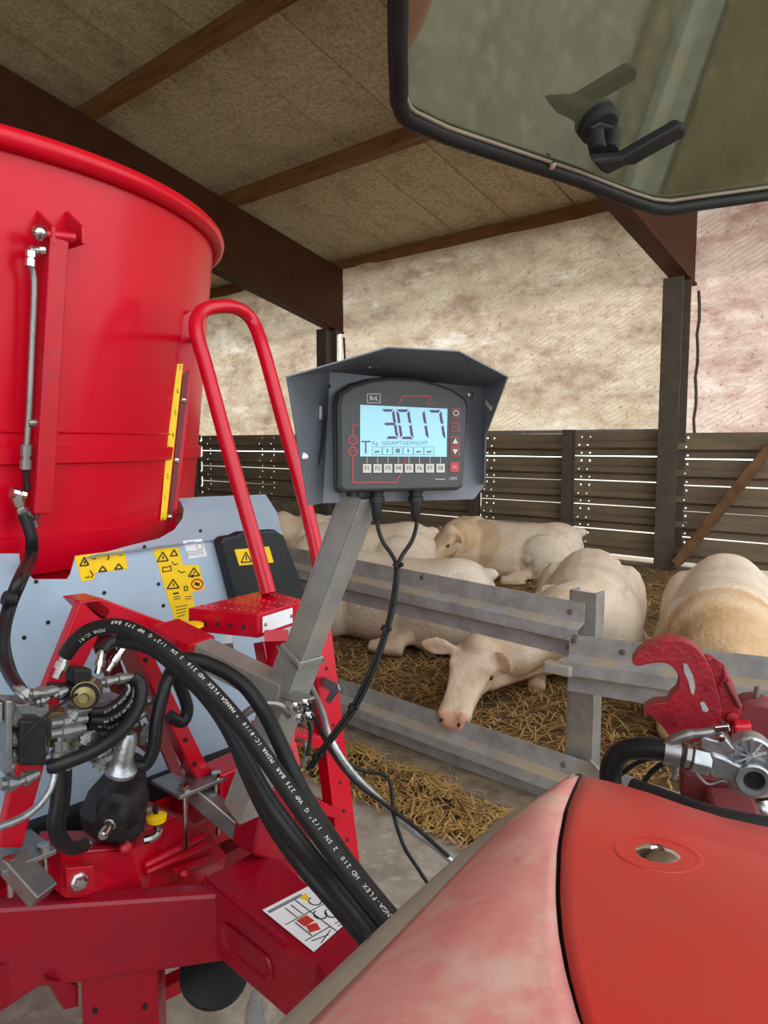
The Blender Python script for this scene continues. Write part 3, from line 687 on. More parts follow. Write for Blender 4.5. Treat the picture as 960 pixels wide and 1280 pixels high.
# decals
def decal(poly, nm, mt, extra, lab):
    m = MB(); m.prism([fx(*p) for p in poly], (.0012, 0, 0)); m.mi = 1
    extra(m); m.build(nm, [mt, 'ink', 'ink_red', 'ink_grey'], panel, label=lab)
NX = V((1, 0, 0)); UY = V((0, 1, 0))
def tri(m, x, y, w, h, mark=True, sk=0):
    """warning triangle: outline of three bars and an exclamation mark"""
    a, b, c = fx(x+sk*h, y-h/2), fx(x-w/2, y+h/2), fx(x+w/2, y+h/2-h*.12); o_ = NX*.0018
    for p, q in ((a, b), (b, c), (c, a)): m.beam(p+o_, q+o_, .004, .0012, NX)
    if mark: m.beam(fx(x+.5, y-h*.10)+o_, fx(x+.5, y+h*.22)+o_, .004, .0012, NX)
def glyph(m, pts, w=.003):
    for p, q in zip(pts[:-1], pts[1:]): m.beam(fx(*p)+NX*.0018, fx(*q)+NX*.0018, w, .0012, NX)
def d1(m):
    tri(m, 105, 702, 11, 11); tri(m, 128, 711, 10, 7, False); tri(m, 148, 708, 10, 7, False)
    glyph(m, [(115, 699), (120, 698)]); glyph(m, [(134, 692), (136, 698), (133, 700)]); glyph(m, [(112, 713), (116, 718), (114, 722)]); glyph(m, [(106, 722), (112, 721)]); m.mi = 2; glyph(m, [(148, 694), (154, 694)]); m.mi = 1
decal([(93, 695), (155, 687), (160, 711), (119, 716), (118, 724), (102, 727)], 'warning_decal', 'yellow', d1, 'yellow warning decal with three triangles')
def d2(m):
    tri(m, 203, 696, 14, 12); tri(m, 217, 691, 9, 8, False); tri(m, 242, 715, 14, 11); tri(m, 216, 730, 15, 12)
    glyph(m, [(214, 702), (218, 706), (222, 704)]); glyph(m, [(203, 709), (203, 715), (214, 713), (213, 707), (208, 709), (203, 709)])
    glyph(m, [(222, 713), (227, 716), (231, 714)]); glyph(m, [(216, 742), (223, 741)], .005); glyph(m, [(230, 733), (234, 733), (234, 738), (230, 738), (230, 733)])
    for k in range(4): glyph(m, [(219+k*.7, 759+k*4), (234-k, 756+k*4)], .002)
    for y in (746, 749): glyph(m, [(217, y), (225, y-1)], .002); glyph(m, [(231, y), (239, y-1)], .002)
    m.mi = 2; ctr = (246, 730)
    glyph(m, [(ctr[0]+7*math.cos(k*math.pi/8), ctr[1]+6*math.sin(k*math.pi/8)) for k in range(17)], .005); m.mi = 1
    glyph(m, [(243, 729), (249, 731)], .010)
decal([(191, 686), (223, 684), (228, 706), (248, 706), (256, 736), (240, 740), (246, 774), (219, 778)], 'warning_decal', 'yellow', d2, 'long yellow decal with triangles and pictograms')
def d3(m):
    m.mi = 3
    for k in range(3): glyph(m, [(233, 690+k*2.2), (254, 688+k*2.2)], .0015)
    glyph(m, [(249+4*math.cos(k*math.pi/6), 683+4*math.sin(k*math.pi/6)) for k in range(13)], .0015); glyph(m, [(232, 678), (243, 677)], .002)
decal([(228, 676), (252, 673.5), (259, 695), (236, 698.5)], 'data_plate', 'paper', d3, 'small white data plate')
# black cover box with a warning decal, on the right of the panel
bp = [(265, 676), (270, 670), (284, 668), (292, 664), (334, 661), (345, 668), (374, 745), (300, 762), (287, 760)]
m = MB(); m.prism([fx(*p) for p in bp], (.045, 0, 0)); box_ = m.build('cover_box', 'black_plastic', panel, bevel=.008)
m = MB(); XB = XP+.0455; q = [PX(x, y, XB) for x, y in ((293, 687), (336, 683), (342, 703), (299, 707))]; m.prism(q, (.001, 0, 0)); m.mi = 1
a, b, c = PX(307, 690, XB), PX(301, 703, XB), PX(314, 702, XB)
for p_, q_ in ((a, b), (b, c), (c, a)): m.beam(p_+NX*.0016, q_+NX*.0016, .004, .001, NX)
m.beam(PX(307.5, 694, XB)+NX*.0016, PX(307.5, 700, XB)+NX*.0016, .004, .001, NX)
m.build('cover_decal', ['yellow', 'ink'], panel, label='yellow warning decal on the black cover')
# black seal strip below the panel and chassis rails
m = MB(); m.beam(V((XP+.01, -.35, 1.045)), V((XP+.01, 1.75, 1.045)), .05, .07); m.build('rubber_skirt', 'rubber', panel, bevel=.008)
m = MB(); a = PX(0, 1090, -1.86); b = PX(330, 968, -1.86); d = (b-a); 
m.beam(V((-1.86, -.45, .93)), V((-1.86, 1.62, .93)), .09, .10); m.build('chassis_cross_rail', 'frame_red', MX, bevel=.006)
# A frame in front of the panel
XA = -1.72; ax_ = lambda x, y, X=XA: PX(x, y, X)
m = MB(); m.prism([ax_(*p) for p in ((100, 752), (124, 749), (140, 762), (70, 905), (28, 1060), (-2, 1060), (22, 950), (62, 845))], (-.03, 0, 0)); af = m.build('frame_leg', 'frame_red', MX, bevel=.004)
m = MB(); m.prism([ax_(*p) for p in ((100, 752), (128, 748), (272, 802), (246, 822), (150, 790), (118, 770))], (-.10, 0, .0)); m.build('frame_head', 'frame_red', MX, bevel=.004)
m = MB(); m.prism([ax_(*p) for p in ((160, 800), (186, 806), (264, 966), (247, 976))], (-.06, 0, 0)); m.build('frame_leg', 'frame_red', MX, bevel=.004)
m = MB(); m.prism([ax_(*p) for p in ((140, 790), (165, 800), (232, 975), (214, 965))], (-.012, 0, 0)); m.prism([p+V((-.1, 0, 0)) for p in (ax_(125, 775), ax_(160, 790), ax_(215, 960), ax_(190, 940))], (-.01, 0, 0)); m.build('frame_gusset', 'dull_red', MX)
for x, y in ((182, 825), (202, 868), (215, 895), (232, 925), (243, 955)):
    m = MB(); m.lathe(ax_(x, y, XA+.001), NX, [(0, .007), (.002, .007), (.0025, .002)], 8); m.build('frame_hole', 'rubber', af)
# cross channel with bolts under the legs
for x, y, w in ((238, 975, .16), (22, 1064, .12)):
    q = ax_(x, y, -1.74); m = MB(); m.box(q, (.14, w, .012)); m.build('foot_plate', 'zinc', MX, bevel=.002)
    for s_ in (-1, 1):
        m = MB(); b_ = q+V((.05, s_*w*.32, 0)); m.cyl(b_+Z*.02, b_-Z*(.16 if x > 100 else .07), .008, seg=10); m.lathe(b_+Z*.02, Z, [(-.014, .015), (0, .015), (.001, .008)], 6); m.build('foot_bolt', 'chrome', MX)
q = ax_(265, 1010, -1.72); m = MB(); m.beam(PX(240, 985, -1.74), PX(305, 1040, -1.60), .05, .05); m.build('cross_channel', 'zinc', MX, bevel=.003)
m = MB(); m.beam(PX(15, 1075, -1.70), PX(55, 1120, -1.62), .06, .04); m.build('cross_channel', 'zinc', MX, bevel=.003)
# gear housing under the valve block
m = MB(); h = [PX(*p) for p in ((78, 1062, -1.70), (160, 1060, -1.70), (172, 1040, -1.75), (215, 1018, -1.75), (262, 1040, -1.75), (285, 1070, -1.75), (280, 1105, -1.70), (180, 1125, -1.70), (80, 1125, -1.70))]
m.prism(h, (-.14, 0, 0)); gear = m.build('gear_housing', 'frame_red', MX, bevel=.012)
for (x0, y0, x1, y1) in ((180, 1082, 255, 1044), (182, 1090, 262, 1054), (215, 1090, 270, 1072)):
    m = MB(); m.tube([PX(x0, y0, -1.70), PX(x1, y1, -1.72)], .010, 8); m.build('casting_rib', 'frame_red', gear, sm=True)
m = MB(); m.prism([PX(*p, -1.66) for p in ((82, 1085), (118, 1082), (120, 1112), (84, 1114))], (-.02, 0, 0)); m.build('bolt_tab', 'frame_red', gear, bevel=.003)
m = MB(); m.lathe(PX(98, 1101, -1.66), NX, [(0, .022), (.004, .022), (.004, .017), (.016, .017), (.017, .010)], 6); m.build('hex_bolt', 'chrome', gear)
for x, y in ((156, 1060), (228, 1093)):
    m = MB(); m.lathe(PX(x, y, -1.68), NX, [(0, .016), (.01, .016), (.02, .006)], 10); m.build('plug', 'frame_red', gear, sm=True)
m = MB(); m.tube(smooth([PX(180, 1050, -1.70), PX(192, 1046, -1.69), PX(198, 1038, -1.69), PX(197, 1030, -1.69)], 4), .011, 8); m.build('elbow', 'chrome', gear, sm=True)
m = MB(); m.lathe(PX(196, 1026, -1.69), Z, [(0, .024), (.014, .027), (.02, .015), (.022, .004)], 14); m.build('yellow_cap', 'yellow', gear, sm=True)
m = MB(); m.cyl(PX(195, 1020, -1.69), PX(194, 1007, -1.69), .007, seg=8); m.build('cap_stem', 'rubber', gear, sm=True)
# ---- cross beam and drawbar
XD = -1.62; zt = .985
tz = lambda x, y, z=zt: PZ(x, y, z)
ff = lambda x, y: PX(x, y, XD)
t0, t1 = ff(-40, 1140), ff(262, 1112)
b0, b1 = PZ(-60, 1139, .989), PZ(284, 1116, .989); bn = (b1-b0).cross(Z).normalized(); bn = bn if bn.dot(CAM-b0) > 0 else -bn
bf = lambda x, y, q_=b0, n_=bn: PP(x, y, q_, n_)
fr = [b0, b1, bf(284, 1203), bf(268, 1205), bf(97, 1231), bf(47, 1236), bf(0, 1268), bf(-60, 1290)]
m = MB(); m.prism(fr, -bn*.055); db = m.build('cross_beam', 'drawbar_red', MX, bevel=.012)
# the drawbar leg: bends forward to the tractor
c0 = V((XD, t1.y, .99)); Q = lambda x, y: PZ(x, y, .99)
topf = [Q(266, 1114), Q(250, 1099), Q(318, 1063), Q(352, 1074), Q(470, 1180), Q(540, 1260), Q(440, 1300), Q(395, 1198), Q(357, 1184)]
m = MB(); m.prism(topf, (0, 0, -.17)); leg = m.build('drawbar_leg', 'drawbar_red', MX, bevel=.010)
# oblong slot in its side (a recessed pocket)
sa_, sb_ = Q(280, 1128), Q(352, 1184); sd_ = (sb_-sa_).normalized(); sn_ = V((sd_.y, -sd_.x, 0)); 
if sn_.dot(CAM-sa_) < 0: sn_ = -sn_
mid_ = (Q(262, 1113)+Q(357, 1184))/2+V((0, 0, -.085))
ed = (Q(357, 1184)-Q(262, 1113)).normalized(); en = V((ed.y, -ed.x, 0)); en = en if en.dot(CAM-mid_) > 0 else -en
m = MB(); lo = []
for k in range(24):
    a = 2*math.pi*k/24; cx = (.062 if math.cos(a) > 0 else -.062)
    lo.append((cx+.030*math.cos(a), .030*math.sin(a)))
m.loft([[mid_+ed*x*s_+Z*y*s_+en*o_ for x, y in lo] for s_, o_ in ((1.14, .001), (1.10, .006), (.98, .006), (.90, .0015))], cap=False)
m.add([mid_+ed*x*.91+Z*y*.91+en*.0012 for x, y in lo], [tuple(range(24))]); m.mi = 1
m.build('slot_rim', ['drawbar_red'], leg, sm=True)
m = MB(); m.tube([Q(258, 1098)+Z*.004, Q(356, 1180)+Z*.004], .006, 8); m.build('weld_bead', 'drawbar_red', leg, sm=True)
# printed plate on top of the leg
QL = lambda x, y: PZ(x, y, .993)
m = MB(); pl = [(328, 1138), (388, 1107), (446, 1142), (392, 1190)]; m.prism([QL(*p) for p in pl], (0, 0, .0012))
pu = (QL(388, 1107)-QL(328, 1138)); pv = (QL(392, 1190)-QL(328, 1138))
pt_ = lambda a, b: QL(328, 1138)+pu*a+pv*b+Z*.0018
def bar(a0, b0, a1, b1, w): m.beam(pt_(a0, b0), pt_(a1, b1), w, .001, Z)
m.mi = 1; bar(.04, .09, .72, .09, .010)
m.mi = 2
for (a0, b0, a1, b1) in ((.55, .12, .55, .95), (.05, .42, .55, .42), (.05, .80, .55, .80), (.55, .42, .98, .42), (.3, .16, .3, .40), (.42, .16, .42, .4), (.20, .46, .20, .78), (.5, .85, .2, .95), (.12, .85, .4, .9), (.65, .8, .95, .8), (.65, .86, .9, .86)): bar(a0, b0, a1, b1, .002)
for cx, cy in ((.78, .30), (.78, .62), (.62, .55)):
    pp = [(cx+.10*math.cos(k*math.pi/6), cy+.09*math.sin(k*math.pi/6)) for k in range(10)]
    for p_, q_ in zip(pp[:-1], pp[1:]): bar(*p_, *q_, .003)
m.mi = 3; bar(.25, .52, .45, .52, .030); bar(.25, .66, .42, .70, .026)
m.mi = 4; m.prism([pt_(.64, .12), pt_(.80, .10), pt_(.70, .26)], (0, 0, .0008))
m.build('instruction_plate', ['paper', 'ink_grey', 'ink', 'ink_red', 'yellow'], leg, label='white pictogram plate with a yellow triangle')
# support leg, brackets below the beam
m = MB(); a = bf(147, 1205)-bn*.06; m.beam(V((a.x, a.y, .90)), V((a.x, a.y, .02)), .185, .10, bn); m.box((a.x, a.y, .01), (.22, .26, .02)); m.build('support_leg', 'drawbar_red', MX, bevel=.006)
for s_ in (-1, 1):
    m = MB(); m.lathe(V((a.x, a.y, .70))+bn*.051+Z.cross(bn)*s_*.06, NX, [(0, .008), (.003, .008), (.004, .002)], 8); m.build('leg_bolt', 'rubber', MX)
m = MB(); m.prism([PX(*p, -1.72) for p in ((60, 1225), (98, 1232), (98, 1258), (80, 1262))], (-.03, 0, 0)); m.build('side_bracket', 'drawbar_red', MX)
m = MB(); m.beam(PX(195, 1240, -1.80), PX(250, 1214, -1.80), .05, .04); m.build('lower_stay', 'frame_red', MX)
m = MB(); m.lathe(PX(268, 1215, -1.62), V((.5, -.3, .8)), [(-.03, .08), (0, .094), (.02, .092), (.03, .03)], 26); m.build('shaft_guard', 'rubber', MX, sm=True)
m = MB(); q = PX(318, 1240, -1.45); m.loft([[q+V((r*math.cos(k*.7)*(1+.2*math.sin(k*2.3)), r*math.sin(k*.7), z)) for k in range(9)] for z, r in ((0, .008), (-.03, .018), (-.10, .03), (-.16, .02))]); m.build('plastic_bag', 'clear_bag', label='crumpled clear plastic bag hanging under the drawbar', cat='plastic bag', sm=True)
# upright red plate beside the drawbar, behind the hoses
m = MB(); m.prism([PX(*p, -1.50) for p in ((318, 1070), (330, 985), (352, 985), (368, 1010), (376, 1080), (350, 1080))], (-.10, 0, 0)); m.build('hitch_upright', 'drawbar_red', MX, bevel=.008)
m = MB(); m.beam(PX(265, 985, -1.72), PX(350, 945, -1.72), .10, .11); m.build('chassis_side_rail', 'frame_red', MX, bevel=.006)
m = MB(); m.box(V((-1.95, .865, .80)), (.30, 1.5, .10)); m.build('chassis_base', 'drawbar_red', MX)
for s_ in (-.7, .7):
    m = MB(); m.beam(V((-4.6, .865+s_, .70)), V((-1.8, .865+s_, .75)), .12, .2); m.build('chassis_beam', 'frame_red', MX)
for s_ in (-1, 1):
    m = MB(); m.lathe(V((-3.7, .865+s_*.95-.14, .42)), V((0, 1, 0)), [(0, .30), (.0, .40), (.04, .42), (.24, .42), (.28, .40), (.28, .28)], 28); m.build('wheel', 'rubber', MX, sm=True)
# ================================================================== ladder
LY, RY = 1.33, 1.58
LD = thing('access_ladder', PY(420, 1080, 1.5), 'red tubular access ladder with looped handrail and perforated steps', 'ladder')
l_ = lambda x, y: PY(x, y, LY); r_ = lambda x, y: PY(x, y, RY)
pts = [l_(336, 742), l_(312, 655), l_(285, 560), l_(258, 460), l_(245, 412), PY(252, 390, 1.37), PY(275, 383, 1.44), PY(298, 386, 1.52), r_(316, 402), r_(330, 440), r_(352, 520), r_(378, 615), r_(398, 700), r_(408, 770)]
m = MB(); m.tube(smooth(pts, 6), .0225, 14); m.build('handrail', 'ladder_red', LD, sm=True)
m = MB(); m.cyl(tubpt(240, 424, 0), l_(250, 424), .012, seg=8); m.build('handrail_stay', 'ladder_red', LD, sm=True)
def step(tp, th, nm, holes=True, parent=LD):
    """tp: four corners of the tread"""
    m = MB(); m.prism(tp, (0, 0, -th)); o = m.build(nm, 'ladder_red', parent, bevel=.003)
    a, b, c, d = [V(p) for p in tp]
    m = MB()
    for i in range(9):
        for j in range(4):
            u_, v_ = (i+.5)/9, (j+.5)/4; q = (a*(1-u_)+b*u_)*(1-v_)+(d*(1-u_)+c*u_)*v_
            m.lathe(q-Z*.0005, Z, [(0, .007), (.003, .005), (.0025, .003)], 6)
    m.build('grip_dimple', 'ladder_red', o, kind='stuff')
    return o
zs1 = PY(335, 745, 1.33).z
S = lambda x, y: PZ(x, y, zs1)
st1 = step([S(235, 760), S(322, 768), S(381, 750), S(333, 737)], .062, 'step')
m = MB(); 
for k in range(5):
    q = S(240+k*16, 760+k*1.5)-Z*.036
    m.lathe(q, V((.8, -.6, 0)), [(-.002, .006), (.006, .006)], 8)
m.build('edge_hole', 'rubber', st1, kind='stuff')
e0, e1 = S(322, 768), S(381, 750); en2 = (e1-e0).normalized(); nn = V((en2.y, -en2.x, 0)); nn = nn if nn.dot(CAM-e0) > 0 else -nn
m = MB(); c_ = e0*.62+e1*.38-Z*.03; m.box(c_+nn*.004, ((e1-e0).length*.62, .004, .042), (en2, nn, Z)); refl = m.build('reflector_plate', 'paper', LD, bevel=.002)
for s_ in (-1, 1):
    m = MB(); m.lathe(c_+en2*s_*(e1-e0).length*.27+nn*.006, nn, [(0, .005), (.003, .005), (.004, .002)], 8); m.build('screw', 'zinc', LD)
m = MB(); m.beam(S(345, 770)-Z*.05, PY(352, 845, 1.40), .06, .03); m.build('step_bracket', 'ladder_red', LD)
m = MB(); m.beam(S(285, 770)-Z*.06, PY(290, 832, 1.36), .02, .02); m.build('bracket_strut', 'galv', LD)
# stringers below the first step: perforated channels
def stringer(pa, pb, w, nm):
    m = MB(); d = (pb-pa).normalized(); x, y, z = frame(d, (1, 0, .2)); L = (pb-pa).length; c = (pa+pb)/2
    m.box(c+z*.0, (L, w, .006), (x, y, z)); m.box(c+y*(w/2-.003)-z*.02, (L, .006, .045), (x, y, z)); m.box(c-y*(w/2-.003)-z*.02, (L, .006, .045), (x, y, z))
    o = m.build(nm, 'ladder_red', LD, bevel=.002)
    for k in range(int(L/.09)):
        q = pa+d*(.05+.09*k)+z*.0035; mm = MB(); mm.lathe(q, z, [(0, .006), (.001, .006)], 8); mm.build('hole', 'rubber', o)
    return o
stringer(r_(396, 745), r_(438, 1090), .085, 'stringer')
stringer(l_(336, 800), PY(372, 985, LY), .05, 'stringer')
for (x0, y0, x1, y1) in ((352, 915, 425, 925), (372, 995, 428, 1012), (385, 1075, 432, 1090)):
    a = l_(x0-4, y0); b = r_(x1, y1); z_ = (a.z+b.z)/2
    A = PY(x0, y0, LY+.0); B = PY(x1, y1, RY-.01); bk = V((-.14, 0, 0))
    step([A+bk, A, B, B+bk], .035, 'step')
# ================================================================== post with sleeve and arm that carries the indicator
YPO = 1.09; po = lambda x, y, Y=YPO: PY(x, y, Y)
PO = thing('indicator_post', po(300, 1010), 'galvanised square post slanting up from drawbar to weighing indicator', 'post')
pa_, pb_ = po(304, 1012), po(452, 615); pd = (pb_-pa_).normalized()
yaw45 = (V((1, -1, 0))).normalized()
def ptube(a, b, w, nm, mt='galv'):
    c_mid = (a+b)/2; m = MB(); d = (b-a).normalized(); x, y, z = frame(d, (CAM-c_mid).normalized()*.80-RT*.60)
    t = .005; L = (b-a).length; c = (a+b)/2
    for sg in (-1, 1):
        m.box(c+y*sg*(w/2-t/2), (L, t, w), (x, y, z)); m.box(c+z*sg*(w/2-t/2), (L, w-2*t, t), (x, y, z))
    return m.build(nm, mt, PO, bevel=.003), (x, y, z)
s0 = pa_; s1 = pa_+(pb_-pa_)*.555
ptube(pa_+(pb_-pa_)*.50, pb_, .060, 'inner_tube'); _, pax = ptube(s0, s1, .072, 'outer_sleeve')
# wire clip round the sleeve
c = s1-pd*.012; w = .078/2; x, y, z = pax
m = MB(); m.tube([c+y*w+z*w, c-y*w+z*w, c-y*w-z*w, c+y*w-z*w], .003, 6, closed=True); m.build('wire_clip', 'chrome', PO)
# flat arm back to the frame head
m = MB(); m.beam(PY(246, 812, 1.03), PY(358, 868, 1.07), .06, .06); m.build('support_arm', 'galv', PO, bevel=.003)
m = MB(); m.beam(PY(205, 788, 1.0), PY(252, 812, 1.03), .09, .05); m.build('arm_socket', 'frame_red', PO, bevel=.004)
m = MB(); m.tube(smooth([po(362, 895, 1.02), po(350, 882, 1.0), po(330, 880, .97), po(307, 892, .94), po(294, 912, .93), po(292, 935, .94)], 6), .0085, 10); m.build('hose_ring', 'zinc', PO, sm=True)
m = MB(); q = po(376, 880, 1.03)
for k, (dx, dy) in enumerate(((0, 0), (12, -4), (4, 14), (16, 12))): m.lathe(po(370+dx, 882+dy, 1.03), V((.7, -.7, 0)), [(0, .012), (.01, .012), (.011, .007), (.022, .006)], 6)
m.build('bolt_cluster', 'chrome', PO)
m = MB(); m.box(po(372, 872, 1.05), (.06, .05, .006)); m.build('ring_plate', 'zinc', PO, bevel=.002)
m = MB(); m.prism([PY(*p, RY-.03) for p in ((399, 848), (404, 846), (422, 856), (424, 863), (412, 880), (406, 876), (412, 864), (400, 856))], (0, .005, 0)); m.build('catch_plate', 'zinc', PO)
# ================================================================== hood and weighing indicator
HC = P(503, 548, 1.46)
vw = (CAM-HC); vw.z = 0; vw.normalize()
def rotz(v, a): return V((v.x*math.cos(a)-v.y*math.sin(a), v.x*math.sin(a)+v.y*math.cos(a), v.z))
HN = rotz(vw, math.radians(16)); HN.z = .03; HN.normalize()          # the face looks a little to the right of the cab
hp = lambda x, y, o=0: PP(x, y, HC+HN*o, HN)
HU = Z.cross(HN).normalized(); HVv = HN.cross(HU)
HD = thing('weather_hood', hp(500, 632), 'folded dark grey sheet metal hood sheltering the weighing indicator', 'hood')
BK, FR = -.075, .115
TL, TR_, BL, BR = hp(412, 464, BK), hp(604, 484, BK), hp(403, 629, BK), hp(592, 624, BK)
FTL, FML, FMR, FTR = hp(358, 471, FR-.02), hp(485, 434, FR), hp(574, 439, FR), hp(635, 471, FR-.02)
FLB = hp(385, 632, BK+.06); FRB = hp(607, 545, BK+.055); FRB2 = hp(606, 606, BK+.03)
def plate(pts, nm, par=HD, t=.0025):
    m = MB(); n = (pts[1]-pts[0]).cross(pts[2]-pts[0]).normalized()
    m.add(pts, [tuple(range(len(pts)))]); return m.build(nm, 'hood_grey', par, solid=t)
plate([TL, TR_, hp(606, 606, BK), BR, BL], 'back_plate')
plate([TL, BL, FLB, FTL], 'side_wing'); plate([TR_, FTR, FRB, FRB2, hp(606, 606, BK)], 'side_wing')
plate([TL, FTL, FML], 'corner_gusset'); plate([TR_, FMR, FTR], 'corner_gusset'); plate([TL, FML, FMR, TR_], 'roof_plate')
for x, y in ((462, 458), (472, 458), (483, 458)):
    q = PP(x, y, (TL+FML+FMR)/3, (FML-TL).cross(FMR-TL).normalized()); m = MB(); m.ball(q, .0035, nu=8, nv=5); m.build('roof_light_dot', 'white_print_daylight', HD)  # white dots painted in for daylight showing through roof holes
m = MB(); q = PP(380, 571, TL, (BL-TL).cross(FTL-TL).normalized()); q += (CAM-q).normalized()*.003; m.lathe(q, (CAM-q), [(0, .008), (.003, .008), (.004, .005), (.010, .004)], 8); m.build('wing_screw', 'chrome', HD, sm=True)
m = MB(); q = hp(411, 483, BK+.004); m.lathe(q, HN, [(0, .004), (.002, .004)], 8); m.build('back_hole', 'rubber', HD)
m = MB(); q = hp(587, 493, BK+.004); m.lathe(q, HN, [(0, .006), (.004, .006), (.005, .003)], 8); m.build('back_screw', 'chrome', HD)
for (x, y, x2, y2, pl3) in ((401, 508, 401, 524, (TL, BL, FTL)), (607, 502, 614, 511, (TR_, FTR, FRB))):
    n_ = (pl3[1]-pl3[0]).cross(pl3[2]-pl3[0]).normalized(); n_ = n_ if n_.dot(CAM-pl3[0]) > 0 else -n_
    a, b = PP(x, y, pl3[0]+n_*.003, n_), PP(x2, y2, pl3[0]+n_*.003, n_); m = MB(); m.beam(a, b, .008, .002, n_); m.build('slot_light_strip', 'white_print_daylight', HD)  # white strip painted in for daylight showing through the wing slot
m = MB(); m.tube(smooth([hp(407, 520, BK+.03), hp(402, 560, BK+.03), hp(394, 588, BK+.03), hp(384, 592, BK+.03)], 5), .0022, 6); m.build('earth_wire', 'rubber', HD, sm=True)
# indicator
WI = thing('weighing_indicator', hp(500, 612), 'dark grey weighing indicator with lit display reading 3017', 'weighing indicator')
def outline(o, s=0):
    top = [(430, 494), (445, 484), (466, 478), (492, 475.5), (520, 476.5), (545, 482), (566, 490), (580, 500)]
    pts = [(427+s*.2, 508)]+top+[(583, 508), (577, 606), (572, 609), (434, 612), (428, 608)]
    return [hp(x, y, o) for x, y in pts]
def case_ring(o, grow, dx=0, dy=0):
    c = hp(505, 548, o); out = []
    for p in outline(o): out.append(c+(p-c)*grow+HU*dx+HVv*dy)
    return out
m = MB(); m.loft([case_ring(BK+.002, 1.06, -.010), case_ring(BK+.03, 1.06, -.010), case_ring(BK+.034, 1.03, -.006), case_ring(-.018, 1.03, -.004)]); cs = m.build('housing', 'case_grey', WI, bevel=.003)
m = MB(); m.loft([case_ring(-.0175, 1.045, -.004), case_ring(-.006, 1.04, -.004), case_ring(0, 1.0)]); fp = m.build('front_bezel', 'face_grey', WI, bevel=.0012)
fe = .0006
def fpoly(pts, nm, mt, par, t=.0008, o=0.0):
    m = MB(); m.prism([hp(x, y)+HN*(fe+o) for x, y in pts], HN*t); return m.build(nm, mt, par)
scr = fpoly([(450, 506), (559, 511), (558, 571), (450, 570.5)], 'display', 'lcd', WI)
# seven segment figures on the display
def S7(m, x0, y0, w, h, segs, sl=-.16):
    """pixel box, segments by letter, slanting to the right"""
    def pt(u, v): return (x0+u*w-(v-.5)*h*sl*-1*-1, y0+v*h)
    k = .085; kk = k*h/w
    def q(a): m.prism([hp(*pt(u, v))+HN*.0018 for u, v in a], HN*.0004)
    S_ = {'a': [(.05, 0), (.95, 0), (.95-kk, k), (.05+kk, k)], 'd': [(.05+kk, 1-k), (.95-kk, 1-k), (.95, 1), (.05, 1)], 'g': [(.1, .5-k/2), (.9, .5-k/2), (.9, .5+k/2), (.1, .5+k/2)],
          'f': [(0, .04), (kk, .04+k), (kk, .5-k*.7), (0, .48)], 'b': [(1, .04), (1, .48), (1-kk, .5-k*.7), (1-kk, .04+k)], 'e': [(0, .52), (kk, .5+k*.7), (kk, .96-k), (0, .96)], 'c': [(1, .52), (1, .96), (1-kk, .96-k), (1-kk, .5+k*.7)]}
    for s_ in segs: q(S_[s_])
m = MB()
for x, w, sg in ((479, 16, 'abgcd'), (497.5, 16.5, 'abcdef'), (516.5, 16.5, 'bc'), (537.5, 16.5, 'abc')): S7(m, x, 511.5+(x-479)*.02, w, 37, sg)
m.build('weight_digits', 'seg', scr, label='purple figures 3017')
m = MB()
for p_ in (((451.5, 552), (463, 552)), ((457, 552), (457, 567))): m.beam(hp(*p_[0])+HN*.0018, hp(*p_[1])+HN*.0018, .0026, .0005, HN)
m.build('display_letter', 'seg', scr)
m = MB(); text_mesh(m, 'Kg  GESAMTGEWICHT', hp(500, 554)+HN*.0014, HU, HN, .0072, squash=1.12)
for k in range(6):
    x0 = 465+k*13
    c4 = [(x0, 558.6), (x0+12, 558.8), (x0+12, 568.6), (x0, 568.4)]
    for p_, q_ in zip(c4, c4[1:]+c4[:1]): m.beam(hp(*p_)+HN*.0016, hp(*q_)+HN*.0016, .0008, .0004, HN)
    if k == 2: m.lathe(hp(x0+6, 563.5)+HN*.0014, HN, [(0, .005), (.0005, .005)], 12)
    elif k in (1, 3): m.beam(hp(x0+6, 561)+HN*.0016, hp(x0+6, 566)+HN*.0016, .003, .0004, HN)
    else: m.beam(hp(x0+3, 565)+HN*.0016, hp(x0+9, 564.5)+HN*.0016, .004, .0004, HN)
m.build('display_text', 'lcd_ink', scr)
